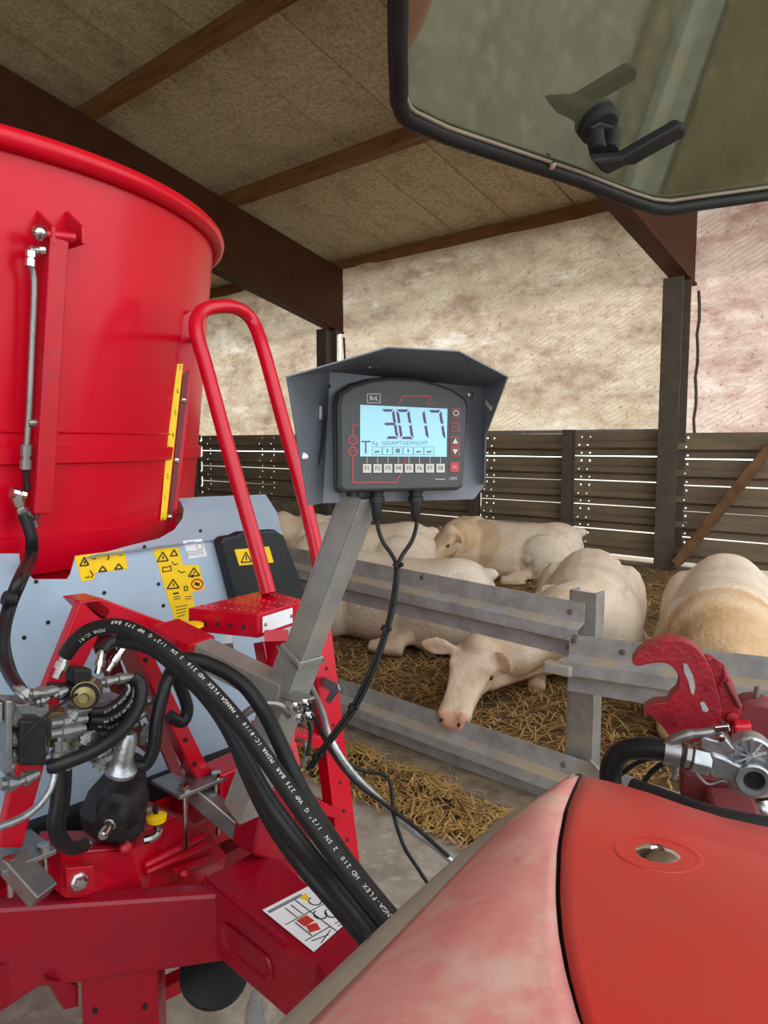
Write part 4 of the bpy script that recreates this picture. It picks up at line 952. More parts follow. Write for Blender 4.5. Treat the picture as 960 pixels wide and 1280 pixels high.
# keys
for k in range(8):
    x = 458.6+k*13.1; y = 585.5-k*.05
    kb = fpoly([(x-5.2, y-5.4), (x+5.2, y-5.4), (x+5.2, y+5.4), (x-5.2, y+5.4)], 'function_key', 'button_grey', WI, .0015)
    m = MB(); text_mesh(m, 'F%d' % (k+1), hp(x, y)+HN*.0024, HU, HN, .0078, squash=.95); m.build('key_print', 'button_text', kb)
m = MB()
for k in range(8):
    x = 458.6+k*13.1; m.beam(hp(x, 571.5)+HN*.001, hp(x, 579)+HN*.001, .0010, .0006, HN)
m.build('key_lines', 'button_grey', WI)
for k, (x, y, tx, c_) in enumerate(((569.5, 516.5, '', 'face_grey'), (569, 534, 'ESC', 'face_grey'), (568.6, 551.5, '', 'face_grey'), (568.4, 564.5, '', 'face_grey'), (567.8, 584, 'OK', 'line_red'))):
    kb = fpoly([(x-5.5, y-6), (x+5.5, y-6), (x+5.5, y+6), (x-5.5, y+6)], 'side_key', 'line_red', WI, .0012)
    m = MB(); m.prism([hp(*p_)+HN*.0019 for p_ in ((x-4.4, y-4.9), (x+4.4, y-4.9), (x+4.4, y+4.9), (x-4.4, y+4.9))], HN*.0004); m.mi = 1
    if tx: text_mesh(m, tx, hp(x, y)+HN*.0026, HU, HN, .0050, squash=.9)
    elif k == 0:
        for a in range(12):
            p_ = (x+3*math.cos(a*math.pi/6), y+3*math.sin(a*math.pi/6)); q_ = (x+3*math.cos((a+1)*math.pi/6), y+3*math.sin((a+1)*math.pi/6)); m.beam(hp(*p_)+HN*.0026, hp(*q_)+HN*.0026, .002, .0004, HN)
    else:
        s_ = 1 if k == 2 else -1; m.prism([hp(*p_)+HN*.0026 for p_ in ((x, y-3.6*s_), (x-3.6, y+3*s_), (x+3.6, y+3*s_))], HN*.0003)
    m.build('key_print', [c_, 'button_grey' if k != 1 else 'line_red'], kb)
for x, y, tx in ((441, 550, 'ON'), (441, 564.5, 'OFF')):
    m = MB(); c_ = hp(x, y); m.lathe(c_+HN*fe, HN, [(0, .0098), (.0012, .0098), (.0012, .0075), (.0009, .0075)], 20); kb = m.build('power_key', 'line_red', WI)
    m = MB(); m.lathe(c_+HN*fe, HN, [(0, .0075), (.0014, .0075)], 20); m.mi = 1; text_mesh(m, tx, c_+HN*.0022, HU, HN, .0048, squash=.9); m.build('key_print', ['face_grey', 'line_red'], kb)
m = MB()
def pl_(pts, w=.0022):
    for p_, q_ in zip(pts[:-1], pts[1:]): m.beam(hp(*p_)+HN*.0009, hp(*q_)+HN*.0009, w, .0006, HN)
pl_([(498, 505.5), (503, 495), (538, 495.5), (534, 506.5)]); pl_([(448.5, 531.5), (441, 531.5), (441, 543.5)]); pl_([(441, 571.5), (441, 603.5), (496, 602.5), (502.5, 586)]); pl_([(504, 582), (507, 573)])
m.build('red_outline', 'line_red', WI)
lg = fpoly([(458.5, 492), (475.5, 492), (475.5, 504), (458.5, 504)], 'logo_plate', 'button_grey', WI, .0006)
m = MB(); m.prism([hp(*p_)+HN*.0013 for p_ in ((459.3, 492.8), (474.7, 492.8), (474.7, 503.2), (459.3, 503.2))], HN*.0003); m.mi = 1; text_mesh(m, 'BvL', hp(467, 498)+HN*.0018, HU, HN, .0088, squash=.95); m.build('logo_print', ['face_grey', 'white_print_daylight'], lg)
m = MB(); m.beam(hp(544, 599)+HN*.0008, hp(556, 599)+HN*.0008, .0014, .0004, HN); text_mesh(m, 'CPM', hp(566, 598.5)+HN*.0008, HU, HN, .0060); m.build('maker_print', 'button_grey', WI)
for x, y in ((471, 622), (519.5, 622)):
    m = MB(); a = hp(x, 612, -.04); dn = (hp(x, 640, -.04)-a).normalized()
    m.lathe(a-dn*.004, dn, [(0, .015), (.010, .015), (.011, .013), (.017, .013), (.018, .016), (.030, .016), (.031, .012), (.060, .010), (.066, .006)], 12); m.build('cable_gland', 'black_plastic', WI, sm=True)
m = MB(); a = hp(441, 613, -.04); m.lathe(a-HVv*.012, HVv, [(0, .013), (.012, .013), (.013, .009)], 10); m.build('blind_plug', 'black_plastic', WI, sm=True)
# cable of the indicator: two leads join and run down to the drawbar
def hose(name, pts, r, label, cat, mt='hose_black', n=7, seg=10, parent=None, group=None):
    m = MB(); m.tube(smooth(pts, n), r, seg); return m.build(name, mt, parent, sm=True, label=label, cat=cat, group=group)
IC = thing('indicator_cable', P(470, 830, 1.45), 'twin black cable hanging from the indicator glands', 'cable')
g1, g2 = hp(472, 650, -.04), hp(520.5, 650, -.04)
hose('lead', [g1+HVv*.012, g1-HVv*.012, P(478, 676, 1.49), P(490, 694, 1.48), P(495, 708, 1.47), P(492, 740, 1.46), P(484, 780, 1.45), P(466, 830, 1.44), P(440, 884, 1.44), P(412, 922, 1.44), P(384, 962, 1.45)], .0042, None, None, 'rubber', parent=IC)
hose('lead', [g2+HVv*.012, g2-HVv*.012, P(515, 676, 1.49), P(503, 694, 1.48), P(498, 708, 1.465), P(495, 742, 1.455), P(487, 780, 1.445), P(470, 832, 1.435), P(444, 886, 1.435), P(416, 924, 1.435), P(389, 960, 1.45)], .0042, None, None, 'rubber', parent=IC)
for x, y, d in ((497, 706, 1.465), (482, 786, 1.442), (441, 884, 1.435), (396, 945, 1.445)):
    m = MB(); a = P(x-2, y+3, d); b = P(x+1, y-3, d); m.cyl(a, b, .0085, seg=10); m.ball(P(x+5, y, d-.008), .005, nu=8, nv=5); m.build('cable_tie', 'rubber', IC, sm=True)
# leads by the sleeve and on the floor
hose('signal_cable', [P(388, 858, 1.9), P(402, 888, 1.85), P(414, 925, 1.8), P(440, 965, 1.8), P(480, 1005, 1.85), P(515, 1038, 1.95), P(548, 1062, 2.0), P(600, 1110, 2.0)], .0085, 'grey cable running down beside the ladder stringer', 'cable', 'alu')
hose('signal_cable', [P(385, 862, 1.88), P(395, 900, 1.84), P(418, 945, 1.8), P(445, 978, 1.8), P(478, 1003, 1.82), P(520, 1035, 1.9), P(560, 1070, 2.0)], .0055, 'thin black cable crossing the grey cable by the ladder', 'cable', 'rubber')
hose('signal_cable', [P(425, 952, 1.86), P(455, 964, 1.9), P(482, 970, 1.9), P(490, 990, 1.88), P(492, 1018, 1.86), P(505, 1058, 1.84), P(522, 1085, 1.84), P(545, 1120, 1.84)], .0048, 'thin black cable bent in a loop over the concrete', 'cable', 'rubber')
hose('signal_cable', [P(384, 858, 1.9), P(382, 885, 1.88), P(388, 915, 1.87), P(384, 945, 1.86)], .005, 'short black lead hanging beside the post bolts', 'cable', 'rubber')
m = MB(); m.tube(smooth([P(370, 925, 1.9), P(381, 928, 1.88), P(383, 945, 1.87), P(375, 960, 1.87), P(366, 958, 1.87)], 5), .006, 8); m.build('safety_clip', 'zinc', label='bent wire safety clip hanging below the post bolts', cat='clip', sm=True)
m = MB(); m.cyl(P(371, 968, 1.86), P(381, 960, 1.86), .012, seg=10); m.build('plug_nipple', 'brass', label='small brass coupling at the end of the black cable', cat='coupling', sm=True)
# ================================================================== thick hydraulic hoses through the ring
HG = 'hydraulic hoses through the ring'
def hose_print(o, sp, r, txt, size, t1, s_end, side=.40):
    """white lettering that follows the hose on the side towards the cab"""
    m = MB(); cum = [0]
    for a, b in zip(sp[:-1], sp[1:]): cum.append(cum[-1]+(b-a).length)
    def at(s_):
        for i in range(len(sp)-1):
            if cum[i+1] >= s_: t = (s_-cum[i])/(cum[i+1]-cum[i]); return sp[i].lerp(sp[i+1], t), (sp[i+1]-sp[i]).normalized()
        return sp[-1], (sp[-1]-sp[-2]).normalized()
    s_ = cum[-1]*t1; i = 0
    while s_ > s_end:
        ch = txt[i % len(txt)]; i += 1
        c_, tg_ = at(s_); n_ = (CAM-c_).normalized(); n_ = (n_-tg_*n_.dot(tg_)).normalized(); sd2 = n_.cross(tg_)
        nr_ = (n_*.92+sd2*(-side if sd2.dot(RT) < 0 else side)).normalized()
        if ch != ' ': text_mesh(m, ch, c_+nr_*(r+.0004), -tg_, nr_, size)
        s_ -= size*1.04 if ch != ' ' else size*.8
    m.build('hose_print', 'white_print_daylight', o)
def dpt(x, y, d): return P(x, y, d)
hz = [
 ('thick black hydraulic hose lettered in white, uppermost through the ring', [(82, 818, 1.50), (96, 800, 1.49), (118, 786, 1.48), (150, 783, 1.46), (182, 796, 1.44), (225, 826, 1.41), (268, 868, 1.38), (308, 915, 1.34), (345, 966, 1.30), (390, 1030, 1.25), (440, 1096, 1.20), (500, 1168, 1.14), (560, 1240, 1.08)], .0158),
 ('plain black hydraulic hose bundled under the lettered one', [(150, 800, 1.52), (190, 810, 1.50), (235, 846, 1.47), (272, 888, 1.43), (302, 940, 1.39), (335, 1000, 1.34), (380, 1060, 1.30), (420, 1110, 1.25), (470, 1172, 1.20), (530, 1250, 1.12)], .0158),
 ('black hydraulic hose at the inner side of the bundle', [(210, 822, 1.50), (255, 828, 1.50), (300, 852, 1.48), (330, 890, 1.45), (350, 930, 1.41), (375, 985, 1.36), (410, 1042, 1.31), (445, 1092, 1.26), (500, 1160, 1.20)], .0150),
 ('black hydraulic hose lowest in the bundle over the drawbar', [(215, 835, 1.56), (262, 872, 1.53), (290, 920, 1.48), (312, 972, 1.43), (340, 1028, 1.38), (375, 1078, 1.33), (420, 1130, 1.29), (480, 1200, 1.22)], .0150)]
for k, (lab, pts, r) in enumerate(hz):
    sp = smooth([dpt(*p) for p in pts], 8); m = MB(); m.tube(sp, r, 14); o = m.build('hydraulic_hose', 'hose_black', sm=True, label=lab, cat='hose', group=HG)
    if k == 0:
        hose_print(o, sp, r, 'MANGA-FLEX  HD 210  2 SN  1/2" G  WP 275 BAR  MSHA IC-8/10  * ', .0075, .885, .05)
# ================================================================== hydraulic valve block
VB = thing('hydraulic_valve_block', PX(70, 985, -1.5), 'zinc plated hydraulic valve block with black solenoids and hose fittings', 'valve block')
XV = -1.50; vx = lambda x, y, o=0: PX(x, y, XV+o)
def vbox(x0, y0, x1, y1, o0, o1, nm, mt, bev=.003, par=VB):
    m = MB(); q = [vx(x0, y0, o1), vx(x1, y0, o1), vx(x1, y1, o1), vx(x0, y1, o1)]; m.prism(q, (o0-o1, 0, 0)); return m.build(nm, mt, par, bevel=bev)
vbox(20, 880, 62, 945, -.10, -.015, 'block_body', 'alu'); vbox(8, 876, 16, 967, -.08, .03, 'end_plate', 'zinc'); vbox(-12, 878, 4, 905, -.06, .02, 'end_section', 'alu')
vbox(25, 900, 59, 958, -.02, .035, 'solenoid_coil', 'cast_black', .006)
vbox(60, 890, 92, 935, -.08, -.01, 'block_section', 'brass'); vbox(92, 880, 120, 950, -.10, -.03, 'block_section', 'zinc'); vbox(118, 875, 165, 945, -.13, -.05, 'block_section', 'alu')
def vfit(x0, y0, x1, y1, o0, o1, r, nm='fitting', mt='zinc'):
    m = MB(); a, b = vx(x0, y0, o0), vx(x1, y1, o1); d = (b-a).normalized(); L = (b-a).length
    m.lathe(a, d, [(0, r*.8), (L*.30, r*.8), (L*.31, r*1.25), (L*.55, r*1.25), (L*.56, r*.95), (L*.85, r*.95), (L*.86, r*.7), (L, r*.7)], 10); return m.build(nm, mt, VB, sm=True, ang=35)
fits = [(24, 872, 34, 862, .0, .0, .020), (36, 870, 72, 862, .0, .0, .012), (66, 870, 84, 862, .0, .0, .010), (16, 900, 24, 896, .01, .02, .014), (15, 925, 23, 921, .01, .02, .014), (15, 945, 23, 942, .01, .02, .014),
        (62, 905, 108, 898, .0, .0, .014), (62, 918, 106, 910, .005, .005, .013), (70, 925, 100, 914, .0, .0, .012), (82, 890, 112, 886, .0, .0, .012), (94, 920, 132, 905, -.02, -.02, .012), (104, 930, 112, 915, .0, .0, .015), (124, 918, 150, 900, -.03, -.03, .012),
        (72, 925, 74, 968, .0, .0, .013), (80, 925, 84, 965, .0, .0, .013), (122, 855, 150, 848, -.02, -.02, .010), (138, 850, 166, 846, -.02, -.02, .010), (175, 878, 195, 874, -.03, -.03, .010), (160, 900, 186, 890, -.03, -.03, .009), (130, 945, 142, 925, -.02, -.02, .011), (4, 965, 16, 955, .0, .0, .016), (22, 978, 48, 966, .0, .0, .012), (100, 938, 126, 926, -.03, -.03, .011), (112, 948, 132, 940, -.02, -.02, .012), (140, 930, 160, 918, -.03, -.03, .012), (148, 912, 172, 905, -.04, -.04, .010), (160, 938, 166, 915, -.05, -.05, .014), (120, 962, 128, 948, -.01, -.01, .013), (86, 902, 96, 890, .01, .01, .010), (30, 868, 58, 866, .01, .01, .009), (44, 878, 60, 872, .0, .0, .012), (176, 930, 184, 905, -.05, -.05, .012), (0, 980, 22, 978, .0, .0, .015)]
for f_ in fits: vfit(*f_)
m = MB(); a = vx(150, 965, .0); m.lathe(a, V((.3, .1, 1)), [(0, .012), (.0, .034), (.01, .036), (.02, .026), (.035, .022), (.09, .020), (.10, .012)], 18); m.build('filter_bowl', 'alu', VB, sm=True)
m = MB(); m.lathe(vx(82, 884, -.01), V((.2, .1, -.2)), [(0, .01)], 6)
vc = vx(108, 868, .02); m = MB(); m.lathe(vc, V((.75, -.55, .05)), [(-.05, .026), (.0, .030), (.012, .030), (.014, .022), (.022, .022), (.024, .010), (.034, .009)], 18); m.build('valve_cap', 'brass', VB, sm=True)
m = MB(); m.lathe(vc+V((.75, -.55, .05)).normalized()*.013, V((.75, -.55, .05)), [(0, .0285), (.006, .026), (.0065, .012)], 18); m.build('cap_seal', 'rubber', VB, sm=True)
vbox(70, 858, 105, 876, -.05, .0, 'pressure_switch', 'cast_black', .006); vbox(93, 836, 116, 858, -.05, .0, 'solenoid_coil', 'cast_black', .006)
# short hoses at the block
def vh(pts, r, lab, mt='hose_black', nm='hydraulic_hose', cat='hose', n=7):
    o = hose(nm, [vx(*p) for p in pts], r, lab, cat, mt, n, 12)
    if 'lettered' in lab: hose_print(o, smooth([vx(*p) for p in pts], n), r, 'MANGA-FLEX HD 210 2 SN WP 275 BAR ', .0055, .9, .02, .2)
    return o
ST = lambda x0, y0, x1, y1, o0, o1, r: vfit(x0, y0, x1, y1, o0, o1, r, 'ferrule', 'chrome')
ST(70, 848, 86, 812, -.02, -.02, .011); ST(122, 842, 128, 812, -.04, -.05, .011); ST(134, 840, 156, 806, -.04, -.06, .009)
vh([(126, 815, -.05), (134, 806, -.06), (148, 800, -.06), (172, 798, -.07)], .014, 'short black hose stub beside the slanting steel ferrules')
vh([(166, 846, -.02), (176, 858, -.01), (172, 885, .01), (150, 915, .03), (118, 938, .03), (84, 952, .02), (60, 958, .0)], .015, 'black hose curving over the front of the valve block')
vh([(112, 890, .0), (132, 888, .0), (150, 876, -.01), (160, 862, -.02), (156, 852, -.03)], .010, 'slim lettered hose, upper of the fan behind the valve block')
vh([(112, 900, .0), (134, 900, .0), (156, 886, -.01), (166, 868, -.02), (160, 852, -.04)], .010, 'slim lettered hose, middle of the fan behind the valve block')
vh([(108, 908, -.01), (136, 908, -.02), (160, 895, -.03), (170, 874, -.04)], .010, 'slim lettered hose, lowest of the fan behind the valve block')
vh([(208, 806, -.06), (216, 830, -.04), (206, 858, -.01), (196, 900, .0), (192, 935, .0), (182, 955, -.01), (168, 958, -.02)], .0155, 'black hose dropping from the bundle to the filter bowl')
vh([(216, 838, -.08), (226, 860, -.08), (234, 885, -.08), (228, 902, -.08), (212, 895, -.08)], .0155, 'black hose bent back in a hook beside the frame leg')
vh([(72, 962, .0), (72, 1000, .01), (68, 1030, .01), (74, 1050, .0), (90, 1060, -.02), (106, 1056, -.04)], .015, 'black hose hanging from the valve block to the gear housing')
vh([(82, 962, .0), (80, 1000, -.01), (74, 1036, -.02), (84, 1056, -.03)], .013, 'second black hose hanging close behind the first')
m = MB(); m.tube(smooth([vx(68, 968, .01), vx(62, 988, .02), vx(45, 1010, .03), (vx(20, 1026, .04)), vx(-20, 1040, .05)], 6), .0075, 10); m.build('signal_cable', 'alu', sm=True, label='grey cable sagging from the valve block across the frame leg', cat='cable')
hose('signal_cable', [vx(96, 868, .03), vx(70, 885, .05), (vx(42, 908, .055)), vx(30, 925, .05), vx(28, 945, .045)], .0028, 'thin black lead looped across the solenoid coil', 'cable', 'rubber')
# white lettering dashes on the slim hoses
# hoses on the left that climb to the tub pipe
XH = -1.78; hx = lambda x, y, o=0: PX(x, y, XH+o)
hose('hydraulic_hose', [tubpt(28, 642, .08), tubpt(38, 672, .09), tubpt(36, 696, .10), hx(24, 722), hx(10, 758), hx(2, 800, .06), hx(8, 835, .12), hx(26, 864, .22)], .013, 'black hose arching down from the tub pipe to the valve block', 'hose')
hose('hydraulic_hose', [tubpt(36, 646, .085), tubpt(44, 674, .09), tubpt(42, 700, .10), hx(30, 726), hx(16, 760), hx(8, 800, .06), hx(16, 838, .10), hx(30, 862, .2)], .008, 'thin black hose beside the arching tub hose', 'hose')
for x, y in ((8, 747),):
    m = MB(); m.cyl(hx(x-3, y, .02), hx(x+10, y+3, .02), .017, seg=10); m.build('hose_clip', 'rubber', label='black clip holding the two tub hoses together', cat='clip', sm=True)
TP = thing('tub_pipe', tubpt(33, 640, .06), 'bright steel hydraulic pipe running down the tub wall', 'pipe')
def tb(x, y, o=.06): return tubpt(x, y, o)
hose('pipe', [tb(38, 320), tb(38.5, 330), tb(42, 345), tb(42.5, 370), tb(40, 430), tb(36.5, 510), tb(33, 560)], .0085, None, None, 'zinc', parent=TP)
def tfit(x0, y0, x1, y1, r, nm, mt='chrome'):
    m = MB(); a, b = tb(x0, y0, .065), tb(x1, y1, .065); d = (b-a).normalized(); L = (b-a).length
    m.lathe(a, d, [(0, r), (L*.45, r), (L*.46, r*.75), (L*.6, r*.75), (L*.61, r*1.05), (L, r*1.05)], 10); m.build(nm, mt, TP, sm=True, ang=35)
tfit(38, 333, 39, 314, .014, 'union_nut'); tfit(36, 313, 55, 314, .013, 'elbow_fitting'); tfit(33, 556, 32, 586, .015, 'union_nut', 'zinc'); tfit(35, 529, 68, 528, .010, 'pipe_clamp', 'zinc')
tfit(32, 586, 34, 612, .008, 'pipe_stub', 'rubber'); tfit(14, 616, 30, 620, .016, 'elbow_fitting'); tfit(20, 618, 30, 645, .018, 'swivel_nut'); tfit(30, 640, 40, 660, .016, 'swivel_nut', 'zinc'); tfit(46, 640, 44, 655, .010, 'pipe_bracket', 'dull_red')
# black drive head with its shaft
DH = thing('rotary_actuator', PX(150, 1058, -1.68), 'black cast drive head with bare steel shaft on red bracket', 'drive head')
dc = PX(150, 1010, -1.66); da = (V((.55, -.75, -.22))).normalized()
m = MB(); m.lathe(dc-da*.06, da, [(0, .05), (.03, .058), (.075, .056), (.085, .040), (.10, .036), (.112, .034), (.114, .02)], 24); m.build('drum', 'cast_black', DH, sm=True)
m = MB(); q = [PX(x, y, -1.70) for x, y in ((128, 1000), (152, 972), (178, 968), (186, 1005), (182, 1040), (160, 1058), (120, 1052), (116, 1030))]; m.prism(q, (-.08, 0, 0)); m.build('body', 'cast_black', DH, bevel=.010)
m = MB(); s0_ = dc+da*.045; m.lathe(s0_, da, [(0, .016), (.012, .016), (.013, .012), (.05, .012), (.053, .009)], 14); m.build('shaft', 'chrome', DH, sm=True)
m = MB(); m.box(PX(170, 968, -1.72), (.05, .035, .10)); m.build('neck', 'cast_black', DH, bevel=.006)
for x, y in ((150, 982), (157, 1055), (185, 1012)):
    m = MB(); m.lathe(PX(x, y, -1.69), NX, [(0, .009), (.006, .009), (.007, .004)], 6); m.build('screw', 'zinc', DH)
m = MB(); m.cyl(PX(104, 1060, -1.66), PX(112, 1052, -1.66), .013, seg=10); m.build('hose_nipple', 'chrome', DH, sm=True)
# yellow tie on the frame head
m = MB(); q = PX(243, 784, -1.62); m.lathe(q, (0.1, 0, 1), [(0, .018), (.004, .024), (.010, .023), (.012, .012)], 18); m.build('yellow_tie', 'yellow', label='round yellow cap beside the ladder step', cat='cap', sm=True)
# ================================================================== tractor: fender
FD = thing('tractor', (.2, .5, 0), 'red tractor with dusty rear fender split by a dark joint', 'tractor')
EXT = V((.24, -.36, -.02))
zc = 1.60
def fz(x, y, z): return PZ(x, y, z)
def lerp(a, b, t): return a+(b-a)*t
# main panel grid: left border follows the joint, far border curves down
joint = [(727, 973), (711, 1012), (702, 1060), (700, 1120), (704, 1170), (713, 1220), (728, 1275), (760, 1360)]
def jl(t):
    s_ = t*(len(joint)-1); i = min(int(s_), len(joint)-2); f_ = s_-i
    return (lerp(joint[i][0], joint[i+1][0], f_), lerp(joint[i][1], joint[i+1][1], f_))
far = [(727, 973), (770, 982), (815, 996), (860, 1012), (905, 1026), (960, 1038), (1040, 1056), (1180, 1086), (1400, 1130)]
def fl_(s_):
    q = s_*(len(far)-1); i = min(int(q), len(far)-2); f_ = q-i
    return (lerp(far[i][0], far[i+1][0], f_), lerp(far[i][1], far[i+1][1], f_))
NA, NB_ = 20, 20; g = []
for a in range(NA+1):
    for b in range(NB_+1):
        s_, t = b/NB_, a/NA
        jx, jy = jl(t); fx_, fy_ = fl_(s_)
        x = jx+(fx_-727); y = jy+(fy_-973)*(1-.2*t)
        z = 1.61+.035*math.sin(min(1, t*2.0)*math.pi/2)-.03*(1-min(1, t*6))**2+.02*s_ 
        g.append(PZ(x, y, z))
NA += 2
for k in (1, 2): g += [p+EXT*.5 for p in g[-(NB_+1):]]
m = MB(); m.add(g, [(a*(NB_+1)+b, a*(NB_+1)+b+1, (a+1)*(NB_+1)+b+1, (a+1)*(NB_+1)+b) for a in range(NA) for b in range(NB_)])
top_p = m.build('top_panel', 'fender_red', FD, sm=True, solid=.008, ang=80)
# drop skirt at the far border
m = MB(); fb = [g[b] for b in range(NB_+1)]; m.add(fb+[p+V((-.06, .05, -.10)) for p in fb], [(i, i+1, NB_+2+i, NB_+1+i) for i in range(NB_)]); m.build('far_skirt', 'fender_red', FD, sm=True, solid=.006)
# side panel: from the joint down to the lip
lip = [(716, 970), (672, 1003), (630, 1036), (575, 1092), (520, 1150), (462, 1210), (400, 1272), (330, 1345)]
def ll(t):
    q = t*(len(lip)-1); i = min(int(q), len(lip)-2); f_ = q-i
    return (lerp(lip[i][0], lip[i+1][0], f_), lerp(lip[i][1], lip[i+1][1], f_))
g2_ = []; NC = 12; lipz = lambda t: 1.595-.045*min(1, t*3)
for a in range(NA-1):
    t = a/(NA-2); jx, jy = jl(t); lx, ly = ll(t)
    zj = 1.61+.035*math.sin(min(1, t*2.0)*math.pi/2)-.03*(1-min(1, t*6))**2
    pj = PZ(jx-6, jy, zj-.003); pl2 = PZ(lx, ly, lipz(t))
    for c in range(NC+1):
        f_ = c/NC; p = pj.lerp(pl2, f_); p.z += .022*math.sin(f_*math.pi)*min(1, t*4); g2_.append(p)
for k in (1, 2): g2_ += [p+EXT*.5 for p in g2_[-(NC+1):]]
m = MB(); m.add(g2_, [(a*(NC+1)+b, a*(NC+1)+b+1, (a+1)*(NC+1)+b+1, (a+1)*(NC+1)+b) for a in range(NA) for b in range(NC)])
m.build('side_panel', 'fender_dusty', FD, sm=True, solid=.008, ang=80)
m = MB(); m.tube([PZ(jl(k/30)[0]-3, jl(k/30)[1], 1.588+.035*math.sin(min(1, k/15)*math.pi/2)-.03*(1-min(1, k/5))**2) for k in range(31)], .008, 8); m.build('joint_seal', 'rubber', FD, sm=True)
# beige rubber lip
lp = [g2_[a*(NC+1)+NC] for a in range(NA+1)]
outw = [(p-g2_[a*(NC+1)+NC-3]) for a, p in enumerate(lp)]
rings = []
for a, p in enumerate(lp):
    o_ = outw[a].copy(); o_.z = 0; o_.normalize(); w_ = .002+.032*min(1, a/NA*4)
    rings.append([p+Z*.004, p+o_*w_*.6+Z*.002, p+o_*w_-Z*.006, p+o_*w_-Z*.05, p+o_*w_*.7-Z*.055, p-Z*.05])
m = MB(); m.loft(rings); m.build('rubber_lip', 'rubber_beige', FD, sm=True, ang=50)
m = MB(); q = PZ(455, 1168, lipz(.6)+.002); m.ball(q, .008, .004, .003); m.build('lip_plug', 'rubber', FD, sm=True)
bz = PP(822, 1071, g[6*(NB_+1)+4], V((0, 0, 1))); 
from mathutils.bvhtree import BVHTree
_bt = BVHTree.FromPolygons([tuple(p) for p in g], [(a*(NB_+1)+b, a*(NB_+1)+b+1, (a+1)*(NB_+1)+b+1, (a+1)*(NB_+1)+b) for a in range(NA) for b in range(NB_)])
bz, bnm, _, _ = _bt.ray_cast(CAM, ray(822, 1071).normalized()); bnm = bnm if bnm.z > 0 else -bnm; bz = bz+bnm*.004
m = MB(); m.lathe(bz-bnm*.004, bnm, [(0, .050), (.0045, .047), (.0055, .042), (.0012, .030), (.001, .026)], 28); m.build('bolt_recess', 'fender_red', FD, sm=True)
m = MB(); m.lathe(bz-bnm*.004, bnm, [(0, .024), (.004, .024), (.008, .016), (.009, .008), (.007, .006)], 20); m.build('dome_bolt', 'chrome', FD, sm=True)
# the tractor below the fender: rear body, tyre, hitch frame
m = MB(); m.box((.32, .50, 1.02), (1.40, .72, .86)); m.build('rear_body', 'black_plastic', FD, bevel=.03)
m = MB(); m.lathe((.30, .34, .78), (0, 1, 0), [(0, .40), (.0, .66), (.04, .75), (.10, .78), (.40, .78), (.46, .75), (.50, .66), (.50, .40)], 40); ty = m.build('tyre', 'rubber', FD, sm=True, ang=35)
me_ = None
for k in range(22):
    a_ = 2*math.pi*k/22; c_ = V((.30+.79*math.cos(a_), .59+(.12 if k % 2 else -.12), .78+.79*math.sin(a_))); t_ = V((-math.sin(a_), 0, math.cos(a_))); n_ = V((math.cos(a_), 0, math.sin(a_)))
    m = MB(); m.box(c_, (.07, .26, .04), ((t_+V((0, .5 if k % 2 else -.5, 0))).normalized(), V((0, 1, 0)), n_)); m.build('tread_lug', 'rubber', ty)
m = MB(); m.beam(V((.0, .80, 1.05)), P(905, 1010, 1.50), .09, .12); m.build('link_carrier', 'dull_red', FD, bevel=.01)
m = MB(); m.beam(P(905, 1010, 1.50), P(1010, 1010, 1.52), .08, .10); m.build('link_carrier', 'dull_red', FD, bevel=.01)
# ================================================================== top link hook
dH = 1.50; hk = lambda x, y, o=0: PP(x, y, P(870, 880, dH)+FWH*o, FWH)
FWH = -(V((FW.x, FW.y, 0)).normalized()*.93+RT*.30+Z*-.0).normalized()      # plate normal, towards the cab
TH = thing('top_link_hook', hk(900, 990), 'heavy red cast tractor hook raised behind the fender', 'hook')
prof = [(790, 824), (797, 812), (812, 802), (832, 796), (850, 797), (866, 804), (878, 816), (888, 834), (895, 856), (900, 880), (899, 898), (890, 912), (870, 922), (845, 924), (838, 918), (826, 902), (812, 890), (804, 884), (818, 875), (833, 874), (838, 866), (846, 858), (848, 845), (842, 832), (830, 825), (812, 826), (798, 829)]
sm_p = [hk(x, y) for x, y in prof]
sm_p = smooth(sm_p, 3, closed=True); m = MB(); m.prism([p+FWH*.022 for p in sm_p], -FWH*.044); hb_ = m.build('hook', 'hook_red', TH, bevel=.008)
def hslot(pts, nm):
    m = MB(); m.prism([hk(x, y, .0225) for x, y in pts], FWH*.0012); m.build(nm, 'galv_dusty', hb_)
hslot([(854, 829), (859, 830), (866, 844), (869, 858), (867, 869), (864, 866), (860, 850), (855, 840)], 'slot'); hslot([(875, 878), (880, 877), (886, 887), (883, 890), (878, 888)], 'slot')
m = MB(); m.mi = 0
tu = (hk(840, 910)-hk(832, 890)).normalized()
for k, tx in enumerate(('0110', '028')): text_mesh(m, tx, hk(836-k*6+4, 899+k*3, .0228), tu, FWH, .012, extr=.0012)
text_mesh(m, '08', hk(884, 858, .0228), (hk(888, 870)-hk(882, 850)).normalized(), FWH, .014, extr=.0012)
m.build('cast_lettering', 'hook_red', hb_)
m = MB(); m.prism([hk(x, y, .012) for x, y in ((880, 822), (890, 822), (903, 832), (915, 850), (928, 885), (924, 905), (908, 908), (900, 895), (896, 860))], -FWH*.03); m.build('latch', 'hook_red', TH, bevel=.005)
m = MB(); m.tube([hk(891, 822, .016), hk(904, 831, .02), hk(906, 846, .02), hk(900, 856, .016)], .003, 8); m.build('latch_wire', 'hook_red', TH, sm=True)
m = MB(); m.tube([hk(908, 852, .016), hk(925, 884, .018)], .005, 8); m.build('latch_rod', 'dull_red', TH, sm=True)
m = MB(); m.lathe(hk(915, 896, .012), FWH, [(0, .012), (.008, .011), (.010, .005)], 14); m.build('latch_pin', 'hook_red', TH, sm=True)
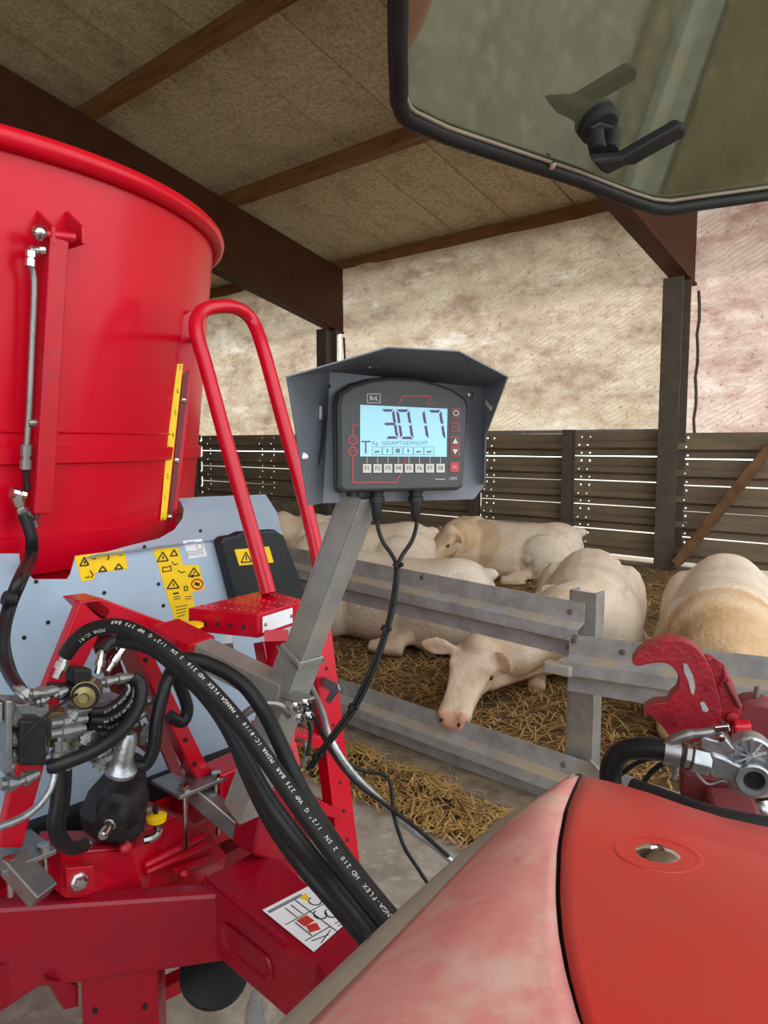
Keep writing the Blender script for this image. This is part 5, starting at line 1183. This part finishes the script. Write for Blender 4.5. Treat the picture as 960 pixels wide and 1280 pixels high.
m = MB(); c0_ = hk(945, 905, -.02); m.lathe(c0_, FWH, [(-.05, .05), (-.02, .056), (.015, .056), (.025, .045)], 26); bs = m.build('boss', 'dull_red', TH, sm=True)
m = MB(); m.prism([hk(x, y, -.02) for x, y in ((925, 905), (960, 882), (1010, 900), (1010, 1000), (940, 935))], -FWH*.04); m.build('link_arm', 'dull_red', TH, bevel=.008)
m = MB(); m.cyl(hk(945, 874, -.02), hk(947, 858, -.02), .0055, seg=10); m.build('grease_pin', 'zinc', TH, sm=True)
m = MB(); m.box(hk(927, 914, .03), (.035, .035, .04), (RT, FWH, Z)); m.build('red_cap', 'ladder_red', TH, bevel=.006)
m = MB(); m.prism([hk(x, y, .01) for x, y in ((852, 966), (872, 968), (905, 975), (932, 985), (934, 1030), (880, 1020), (850, 995))], -FWH*.05); m.build('lower_arm', 'dull_red', TH, bevel=.006)
m = MB(); m.lathe(hk(955, 1012, .0), FWH, [(-.03, .02), (-.01, .045), (.02, .05), (.05, .042), (.07, .012)], 22); m.build('ball_end', 'chrome', TH, sm=True)
# ================================================================== air brake coupling and hose
dC = 1.34; CN = FWH; ck = lambda x, y, o=0: PP(x, y, P(890, 955, dC)+CN*o, CN)
AC = thing('brake_coupling', ck(900, 1000), 'cast aluminium brake coupling head clamped to thick black hose', 'coupling')
hose('hose', [V((-.02, .84, 1.10)), V((-.20, .98, 1.18)), ck(768, 1060, -.02), ck(764, 990, -.02), ck(764, 960, -.02), ck(776, 941, -.02), ck(800, 935, -.01), ck(834, 938, .0), ck(852, 942, .0)], .0205, None, None, 'hose_black', parent=AC)
m = MB(); ca, cb = ck(830, 938), ck(850, 942); m.cyl(ca, cb, .0245, seg=20); m.build('hose_clamp', 'zinc', AC, sm=True)
m = MB(); m.cyl(ck(846, 958, .012), ck(842, 974, .012), .005, seg=8); m.build('clamp_screw', 'zinc', AC, sm=True)
def hexn(x0, y0, x1, y1, r, nm, mt): 
    m = MB(); m.cyl(ck(x0, y0), ck(x1, y1), r, seg=6); m.build(nm, mt, AC, bevel=.002)
hexn(856, 944, 864, 946, .022, 'lock_nut', 'zinc'); hexn(865, 947, 888, 953, .025, 'hex_socket', 'alu')
m = MB(); m.prism([ck(x, y, .018) for x, y in ((888, 940), (905, 946), (930, 958), (952, 960), (958, 975), (950, 990), (930, 992), (912, 978), (888, 972))], -CN*.04); cbod = m.build('coupling_body', 'alu', AC, bevel=.006)
m = MB(); cc = ck(942, 974, .018); m.lathe(cc, CN, [(0, .029), (.008, .029), (.010, .026), (.009, .018), (.0, .017)], 24); m.build('port_ring', 'alu', cbod, sm=True)
m = MB(); m.lathe(cc, CN, [(.0, .0175), (.002, .0175)], 20); m.build('port_hole', 'rubber', cbod)
m = MB(); m.lathe(ck(938, 945, -.01), CN, [(-.02, .040), (.014, .040), (.018, .036), (.012, .033), (.012, .006)], 26); wh = m.build('valve_wheel', 'alu', AC, sm=True, ang=35)
for k in range(5):
    a_ = k*math.pi/5+.3; c_ = ck(938, 945, .004); d_ = (RT*math.cos(a_)+Z*math.sin(a_)); m = MB(); m.beam(c_-d_*.033, c_+d_*.033, .004, .012, CN); m.build('wheel_spoke', 'alu', wh)
m = MB(); m.prism([ck(x, y, .012) for x, y in ((876, 924), (880, 921), (896, 926), (902, 920), (908, 924), (920, 938), (912, 948), (888, 942), (876, 936))], -CN*.03); m.build('lever_bracket', 'alu', AC, bevel=.003)
m = MB(); m.tube(smooth([ck(833, 934, .005), ck(842, 925, .006), ck(862, 918, .006), ck(882, 916, .005), ck(900, 912, .0)], 5), [.010]*11+[.008]*10, 10); m.build('lever', 'zinc', AC, sm=True)
m = MB(); m.beam(ck(893, 911, .008), ck(912, 909, .008), .012, .012); m.build('lever_tip', 'chrome', AC, bevel=.002)
m = MB(); m.lathe(ck(902, 922, .012), CN, [(0, .006), (.004, .006), (.005, .003)], 10); m.build('pivot', 'chrome', AC, sm=True)
m = MB(); m.tube(smooth([ck(870, 966, .0), ck(885, 980, .0), ck(905, 976, .0), ck(920, 988, .0), ck(945, 996, .0), ck(975, 992, .0)], 5), .003, 8); m.build('retaining_wire', 'zinc', AC, sm=True)
hose('signal_cable', [ck(770, 972, -.12), ck(800, 952, -.12), ck(832, 946, -.12), ck(860, 960, -.14)], .005, 'thin black cable behind the thick brake hose', 'cable', 'rubber')
hose('signal_cable', [ck(800, 985, -.12), ck(815, 965, -.12), ck(835, 952, -.12), ck(862, 950, -.14)], .005, 'second thin black cable under the brake coupling', 'cable', 'rubber')
# dark tube behind the fender
hose('edge_pipe', [PZ(790, 985, 1.50), PZ(830, 1000, 1.50), PZ(880, 1018, 1.50), PZ(930, 1030, 1.50), PZ(990, 1040, 1.50)], .018, None, None, 'rubber', parent=FD)
# ================================================================== opened rear window of the cab
wA, wB, wC = P(495, 140, .75), P(495, 0, .655), P(830, 265, 1.04)
WN = (wB-wA).cross(wC-wA).normalized(); WN = WN if WN.dot(CAM-wA) > 0 else -WN
wp = lambda x, y, o=0: PP(x, y, wA+WN*o, WN)
RWN = thing('cab_rear_window', wp(830, 265), 'tinted cab rear window swung open with black seal and handle', 'window')
WE = (wp(497, -60)-wp(495, 60)).normalized()*.26
op = [(497, -60), (495, 60), (497, 132), (503, 146), (560, 172), (640, 200), (720, 226), (790, 254), (816, 263), (836, 265), (880, 258), (960, 247), (1060, 235)]
WT0, WT1 = wp(497, -60)+WE, wp(1060, 235)+(wp(497, -60)-wp(497, 132))*1.0+WE
m = MB(); m.prism([WT0]+[wp(*p) for p in op]+[WT1], -WN*.005); m.build('glass', 'cab_glass', RWN)
pth = [WT0]+[wp(*p) for p in [(498, -60), (497, 60), (499, 128), (505, 143), (512, 149), (560, 170), (640, 197), (720, 223), (790, 250), (816, 259), (836, 261), (880, 254), (960, 243), (1060, 231)]]+[WT1]
m = MB(); m.tube(pth, .0095, 10); m.build('seal', 'rubber', RWN, sm=True)
pin = [wp(x, y, .004) for x, y in ((507, -60), (506, 60), (507, 120), (513, 134), (520, 140), (562, 160), (642, 187), (722, 214), (792, 241), (818, 249), (838, 251), (880, 245), (960, 234), (1060, 222))]
m = MB(); m.tube(pin, .0022, 6); m.build('seal_bead', 'rubber_beige', RWN, sm=True)
m = MB(); m.lathe(wp(690, 206, .006), WN, [(0, .005), (.003, .005), (.004, .002)], 8); m.build('seal_screw', 'chrome', RWN)
# handle: base disc, knuckle and lever
HB = wp(746, 152); ins = [wp(746, 152, o) for o in (0, .02, .04)]
m = MB(); m.lathe(HB, WN, [(0, .024), (.008, .024), (.010, .020), (.014, .019), (.015, .010)], 22); m.build('handle_base', 'black_plastic', RWN, sm=True)
m = MB(); m.prism([wp(x, y, .014) for x, y in ((735, 158), (748, 150), (774, 158), (776, 166), (765, 172), (745, 170))], WN*.006); m.build('handle_flange', 'black_plastic', RWN, bevel=.003)
kn = wp(755, 172, .02); kn2 = wp(752, 190, .045)
m = MB(); m.tube([wp(744, 160, .008), wp(745, 176, .030), wp(748, 190, .046)], .010, 12); m.tube([wp(765, 164, .014), wp(764, 178, .030), wp(762, 190, .046)], .010, 12); m.build('knuckle', 'black_plastic', RWN, sm=True)
lv = [wp(x, y, .048) for x, y in ((734, 192), (742, 190), (772, 188), (836, 151), (843, 147), (850, 150), (851, 158), (846, 164), (785, 198), (776, 198), (752, 210), (745, 206))]
m = MB(); m.prism(lv, WN*.014); m.build('lever', 'rubber', RWN, bevel=.005)

# cab frame overhead: header the window hinges on, roof rails and rear pillars behind the camera
hdv = (WT1-WT0).normalized(); h0, h1 = WT0-hdv*.05+Z*.02, WT1+hdv*.05+Z*.02
m = MB(); m.beam(h0, h1, .05, .05); m.build('cab_header', 'black_plastic', FD, bevel=.008)
bk_ = (V((.62, -.78, 0))).normalized()
for q in (h0, h1):
    e_ = q+bk_*1.1; m = MB(); m.beam(q, e_, .05, .05); m.build('cab_roof_rail', 'black_plastic', FD, bevel=.008)
    m = MB(); m.beam(e_, V((e_.x, e_.y, .9)), .06, .06); m.build('cab_pillar', 'black_plastic', FD, bevel=.008)
    m = MB(); m.beam(V((e_.x, e_.y, .95)), V((.5, .3, .95)), .06, .06); m.build('cab_sill', 'black_plastic', FD, bevel=.008)
for t_ in (.15, .85):
    m = MB(); q = WT0.lerp(WT1, t_); m.cyl(q-hdv*.03, q+hdv*.03, .014, seg=12); m.build('hinge', 'zinc', RWN, sm=True)
